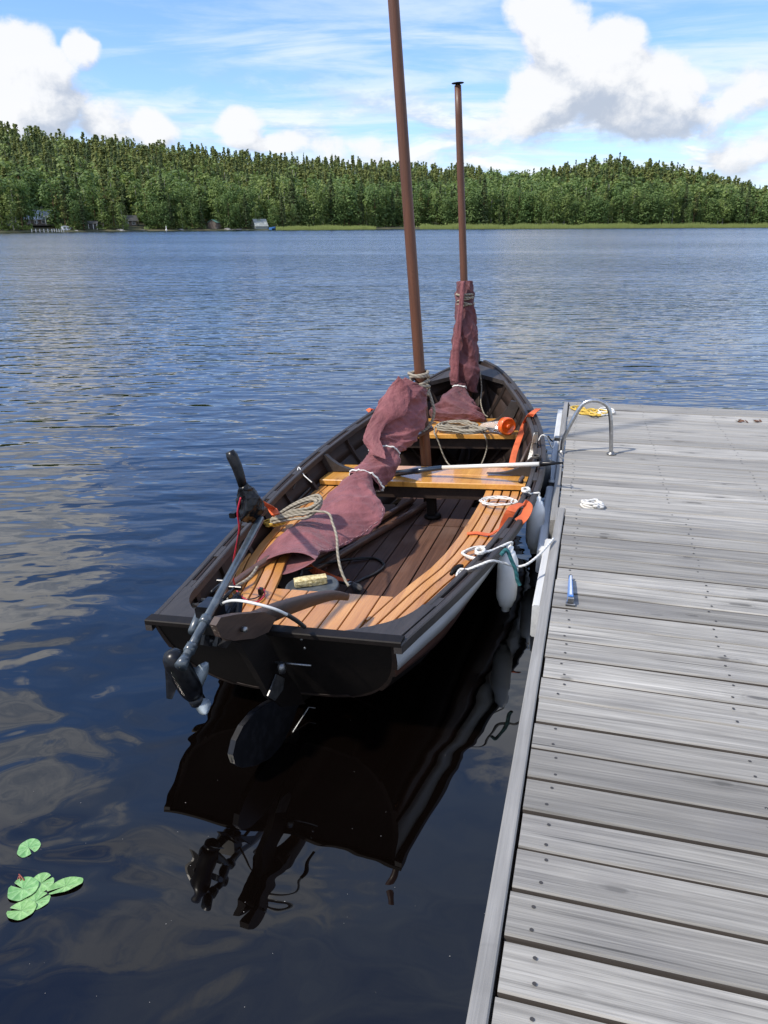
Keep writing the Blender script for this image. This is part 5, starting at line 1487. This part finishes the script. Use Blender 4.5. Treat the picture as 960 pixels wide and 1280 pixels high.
# shrubs at the water's edge and reeds: nobody could count them
def leafy_stuff(name, n, gen, mt, size, label, cat):
    r = np.random.default_rng(len(name)); P = np.array([gen(r) for _ in range(n)]); nr = r.normal(size=P.shape); nr[:, 2] = np.abs(nr[:, 2]) + .4; nr /= np.linalg.norm(nr, axis=1, keepdims=True)
    v = crown_quads(P, nr, size, r); f = np.arange(len(v)).reshape(-1, 4)
    o = bpy.data.objects.new(name, np_mesh(name, v, f, [mt])); COL.objects.link(o); tag(o, label, cat, None, 'stuff')
def shrub_pt(r):
    az = r.uniform(-.58, .62); k = .5 + .5 * math.sin(az * 190 + 2 * math.sin(az * 61)); d = shore(az) + 2.0 + r.uniform(0, 9) + (4 if az > -.1 else 0)
    if min(abs(az - h) - q for h, q in zip(HOUSES_AZ, (.012, .005, .009, .006, .006))) < 0: d += 24
    return (d * math.sin(az), d * math.cos(az), ground(az, d) + (abs(r.normal()) * 1.3 * (.25 + k) + .1))
leafy_stuff('shore_shrubs', 9000, shrub_pt, 'birch_leaves', .42, 'low green bushes crowding the edge of the far shore', 'bushes')
def reed_mesh():
    r = np.random.default_rng(8); v = []; f = []
    for i in range(15000):
        q = r.random()
        az = r.uniform(azel(525, 282)[0], .62) if q < .8 else r.uniform(azel(345, 283)[0], azel(470, 283)[0])
        lump = .55 + .45 * math.sin(az * 43 + 1.3) * math.sin(az * 117)
        d = shore(az) + r.uniform(-9, 4) ; h = (1.6 + 1.1 * lump) * r.uniform(.6, 1.1); w = .10 + .06 * r.random()
        if q > .8: h *= .8
        x, y = d * math.sin(az), d * math.cos(az); b = len(v); l = r.uniform(-.25, .25)
        v += [(x - w, y, -.1), (x + w, y, -.1), (x + l + .03, y + r.uniform(-.2, .2), h)]; f.append((b, b + 1, b + 2))
    o = bpy.data.objects.new('reed_bed', np_mesh('reed_bed', np.array(v), np.array(f), ['reed_blades'])); COL.objects.link(o); tag(o, 'pale green reeds standing in the shallows along the far shore', 'reeds', None, 'stuff')
reed_mesh()

# ------------------------------------------------------------------ cabins, boathouse, boats, rocks on the far shore
def lframe(x, y, d_extra, turn=0.0):
    az = azel(x, y)[0]; d = shore(az) + d_extra
    o = np.array([d * math.sin(az), d * math.cos(az), ground(az, d) - .1]); a = -az + turn
    ex = np.array([math.cos(a), math.sin(a), 0]); ey = np.array([-math.sin(a), math.cos(a), 0])
    return o, np.stack([ex, ey, UPZ])
def gable(name, x, d_extra, wid, dep, wall_h, roof_h, wall_m, roof_m, label, cat, nwin=3, turn=0.0, chimney=True, over=.5, lift=0.0, ridge_x=True):
    o, A = lframe(x, 280, d_extra, turn); o = o + UPZ * lift
    root = empty(name, o, label, cat)
    P = lambda a, b, c: o + np.array([a, b, c]) @ A
    hw, hd = wid / 2, dep / 2
    m = MB(); m.box(P(0, hd, wall_h / 2 - lift / 2), A, hw, hd, wall_h / 2 + lift / 2); 
    g = [P(-hw, .0, wall_h), P(-hw, dep, wall_h), P(-hw, hd, wall_h + roof_h)] if ridge_x else [P(-hw, 0, wall_h), P(hw, 0, wall_h), P(0, 0, wall_h + roof_h)]
    m.prism(g, (A[0] * wid) if ridge_x else (A[1] * dep)); make('wall', m, wall_m, root)
    th = .12
    sl = roof_h / (hd if ridge_x else hw)
    for sgn in (-1, 1):
        m = MB()
        if ridge_x: q = [P(-hw - over, hd + .0, wall_h + roof_h + .04), P(hw + over, hd, wall_h + roof_h + .04), P(hw + over, hd + sgn * (hd + over), wall_h - over * sl + .04), P(-hw - over, hd + sgn * (hd + over), wall_h - over * sl + .04)]
        else: q = [P(0, -over, wall_h + roof_h + .04), P(0, dep + over, wall_h + roof_h + .04), P(sgn * (hw + over), dep + over, wall_h - over * sl + .04), P(sgn * (hw + over), -over, wall_h - over * sl + .04)]
        m.prism(q, UPZ * th); make('roof_slope', m, roof_m, root)
    if chimney:
        m = MB(); m.box(P(hw * .35, hd, wall_h + roof_h + .5), A, .35, .35, .7); make('chimney', m, 'stone', root)
    for k in range(nwin):
        a = -hw + wid * (k + .5) / nwin
        m = MB(); m.box(P(a, -.03, wall_h * .55), A, min(.62, wid / nwin * .32), .05, .5); f_ = make('window', m, 'white_paint', root)
        m = MB(); m.box(P(a, -.07, wall_h * .55), A, min(.52, wid / nwin * .27), .03, .4); make('pane', m, 'glass_dark', f_)
    return root, P, A
rt1, P, A = gable('lake_cabin', 50, 16, 9.5, 6, 2.5, 2.6, 'house_wall', 'roof_light', 'lake cabin with a bright pale metal roof at the far left', 'cabin', 4, .15)
m = MB(); m.box(P(0, -1.6, .35), A, 5.0, 1.5, .12); make('terrace', m, 'house_wall', rt1)
for a in (-4.6, -1.5, 1.5, 4.6):
    m = MB(); m.box(P(a, -2.9, 1.2), A, .07, .07, 1.0); make('terrace_post', m, 'white_paint', rt1)
gable('white_cabin', 17, 14, 3.4, 3.2, 3.0, 1.3, 'house_pale', 'roof_light', 'small white gabled cabin left of the pale-roofed lake cabin', 'cabin', 1, .3, False, .3, 0, False)
rs, P, A = gable('open_shed', 113, 5, 4.4, 3.0, 2.0, .7, 'roof_dark', 'roof_dark', 'dark open-fronted shed with white corner posts at the water', 'shed', 0, -.1, False, .3, 0, True)
for a in (-2.1, -.7, .9, 2.1):
    m = MB(); m.box(P(a, -.12, 1.0), A, .10, .06, 1.0); make('corner_post', m, 'white_paint', rs)
gable('dark_cabin', 163, 14, 5.0, 4.0, 2.3, 1.6, 'house_wall', 'roof_dark', 'brown cabin half hidden by trees, right of the open shed', 'cabin', 2, .2, False)
gable('green_shed', 265, 4, 3.6, 4.4, 2.4, 1.0, 'house_wall', 'roof_green', 'small shed with a green roof standing left of the grey boathouse', 'shed', 0, -.5, False, .25, 0, False)
gable('boathouse', 327, 1.0, 5.4, 5.0, 1.2, 2.6, 'boathouse_grey', 'boathouse_grey', 'pale grey boathouse with a steep plain roof at the water line', 'boathouse', 0, .35, False, .2, 0, True)
def far_boat(x, d_extra, L, B, hh, mt, label, turn, z=0.0, roll=0.0):
    o, A = lframe(x, 283, d_extra, turn); o[2] = z + (max(ground(azel(x, 283)[0], np.hypot(o[0], o[1])), 0) if d_extra > 0 else 0)
    R = A.copy(); c, s = math.cos(roll), math.sin(roll); R[1], R[2] = A[1] * c + A[2] * s, -A[1] * s + A[2] * c
    root = empty('small_boat', o, label, 'boat'); m = MB(); rings = []
    for t in np.linspace(0, 1, 9):
        b = B / 2 * (1 - t ** 3) ** .7 * (.8 + .2 * math.sin(t * 3.14)) + .02; zz = hh * (1 + .35 * t * t)
        rings.append([o + np.array([L * (t - .5), n, q]) @ R for n, q in ((-b, zz), (-b * .85, zz * .35), (-b * .3, 0), (b * .3, 0), (b * .85, zz * .35), (b, zz), (b * .9, zz), (b * .7, zz * .4), (-b * .7, zz * .4), (-b * .9, zz))])
    m.loft(rings, True, True, 0, True); make('boat_hull', m, mt, root)
    for t in (-.2, .15):
        m = MB(); m.box(o + np.array([L * t, 0, hh * .75]) @ R, R, .14, B * .42, .03); make('boat_seat', m, 'house_wall', root)
    m = MB(); m.box(o + np.array([-L * .5, 0, hh * .5]) @ R, R, .04, B * .38, hh * .5); make('boat_transom', m, mt, root)
    return root
far_boat(82, 3.0, 4.2, 1.7, .6, 'white_paint', 'white rowing boat pulled up on its side right of the pale-roofed cabin', .9, .3, 1.0)
far_boat(341, -.5, 4.4, 1.8, .9, 'blue_tarp', 'boat under a blue cover beside the grey boathouse', 1.1, .1)
far_boat(296, -1.0, 3.6, 1.4, .35, 'stone', 'low grey rowing boat drawn up left of the grey boathouse', .1, .05)
def far_jetty(x0, x1, label):
    (o, A) = lframe((x0 + x1) / 2, 286, -3.0); wv = 292 * (x1 - x0) / 961.; root = empty('small_jetty', o * np.array([1, 1, 0]), label, 'jetty'); o = o * np.array([1, 1, 0])
    m = MB(); m.box(o + UPZ * .55, A, wv / 2, .9, .06); make('jetty_deck', m, 'weathered_rail', root)
    n = 6
    for k in range(n):
        m = MB(); m.box(o + A[0] * (wv * (k / (n - 1) - .5)) - A[1] * .95 + UPZ * .25, A, .10, .09, .75); make('jetty_post', m, 'white_paint', root)
far_jetty(42, 62, 'small white-posted jetty on the far shore below the pale-roofed cabin')
far_jetty(66, 78, 'short low jetty on the far shore beside the white boat')
m = MB(); o, A = lframe(208, 288, -4.0); o[2] = 0; m.lathe(o, UPZ, [(.1, -.1), (.35, .0), (.38, .4), (.12, .7), (.08, 1.7), (.02, 1.75)], 10); make('marker_buoy', m, 'white_paint', None, 'small white marker standing in the water off the far shore', 'buoy')
r_ = random.Random(51)
for k, (x, w, lab) in enumerate(((150, 1.6, 'below the brown cabin'), (178, 1.1, 'right of the brown cabin'), (226, 1.4, 'left of the green-roofed shed'), (284, 1.8, 'between the green-roofed shed and the boathouse'), (95, 1.2, 'between the white boat and the open shed'))):
    o, A = lframe(x, 287, .5); o[2] = -.1; m = MB(); rings = []
    for t in np.linspace(0, 1, 5): rings.append([o + np.array([w * math.cos(q) * math.sqrt(1 - t * t * .96) * r_.uniform(.8, 1.15), w * .7 * math.sin(q) * math.sqrt(1 - t * t * .96) * r_.uniform(.8, 1.15), t * w * .55]) for q in np.linspace(0, 6.28, 9)[:-1]])
    m.loft(rings, True, True, 0, False); make('shore_rock', m, 'stone', None, 'grey rock at the far water line ' + lab, 'rock')
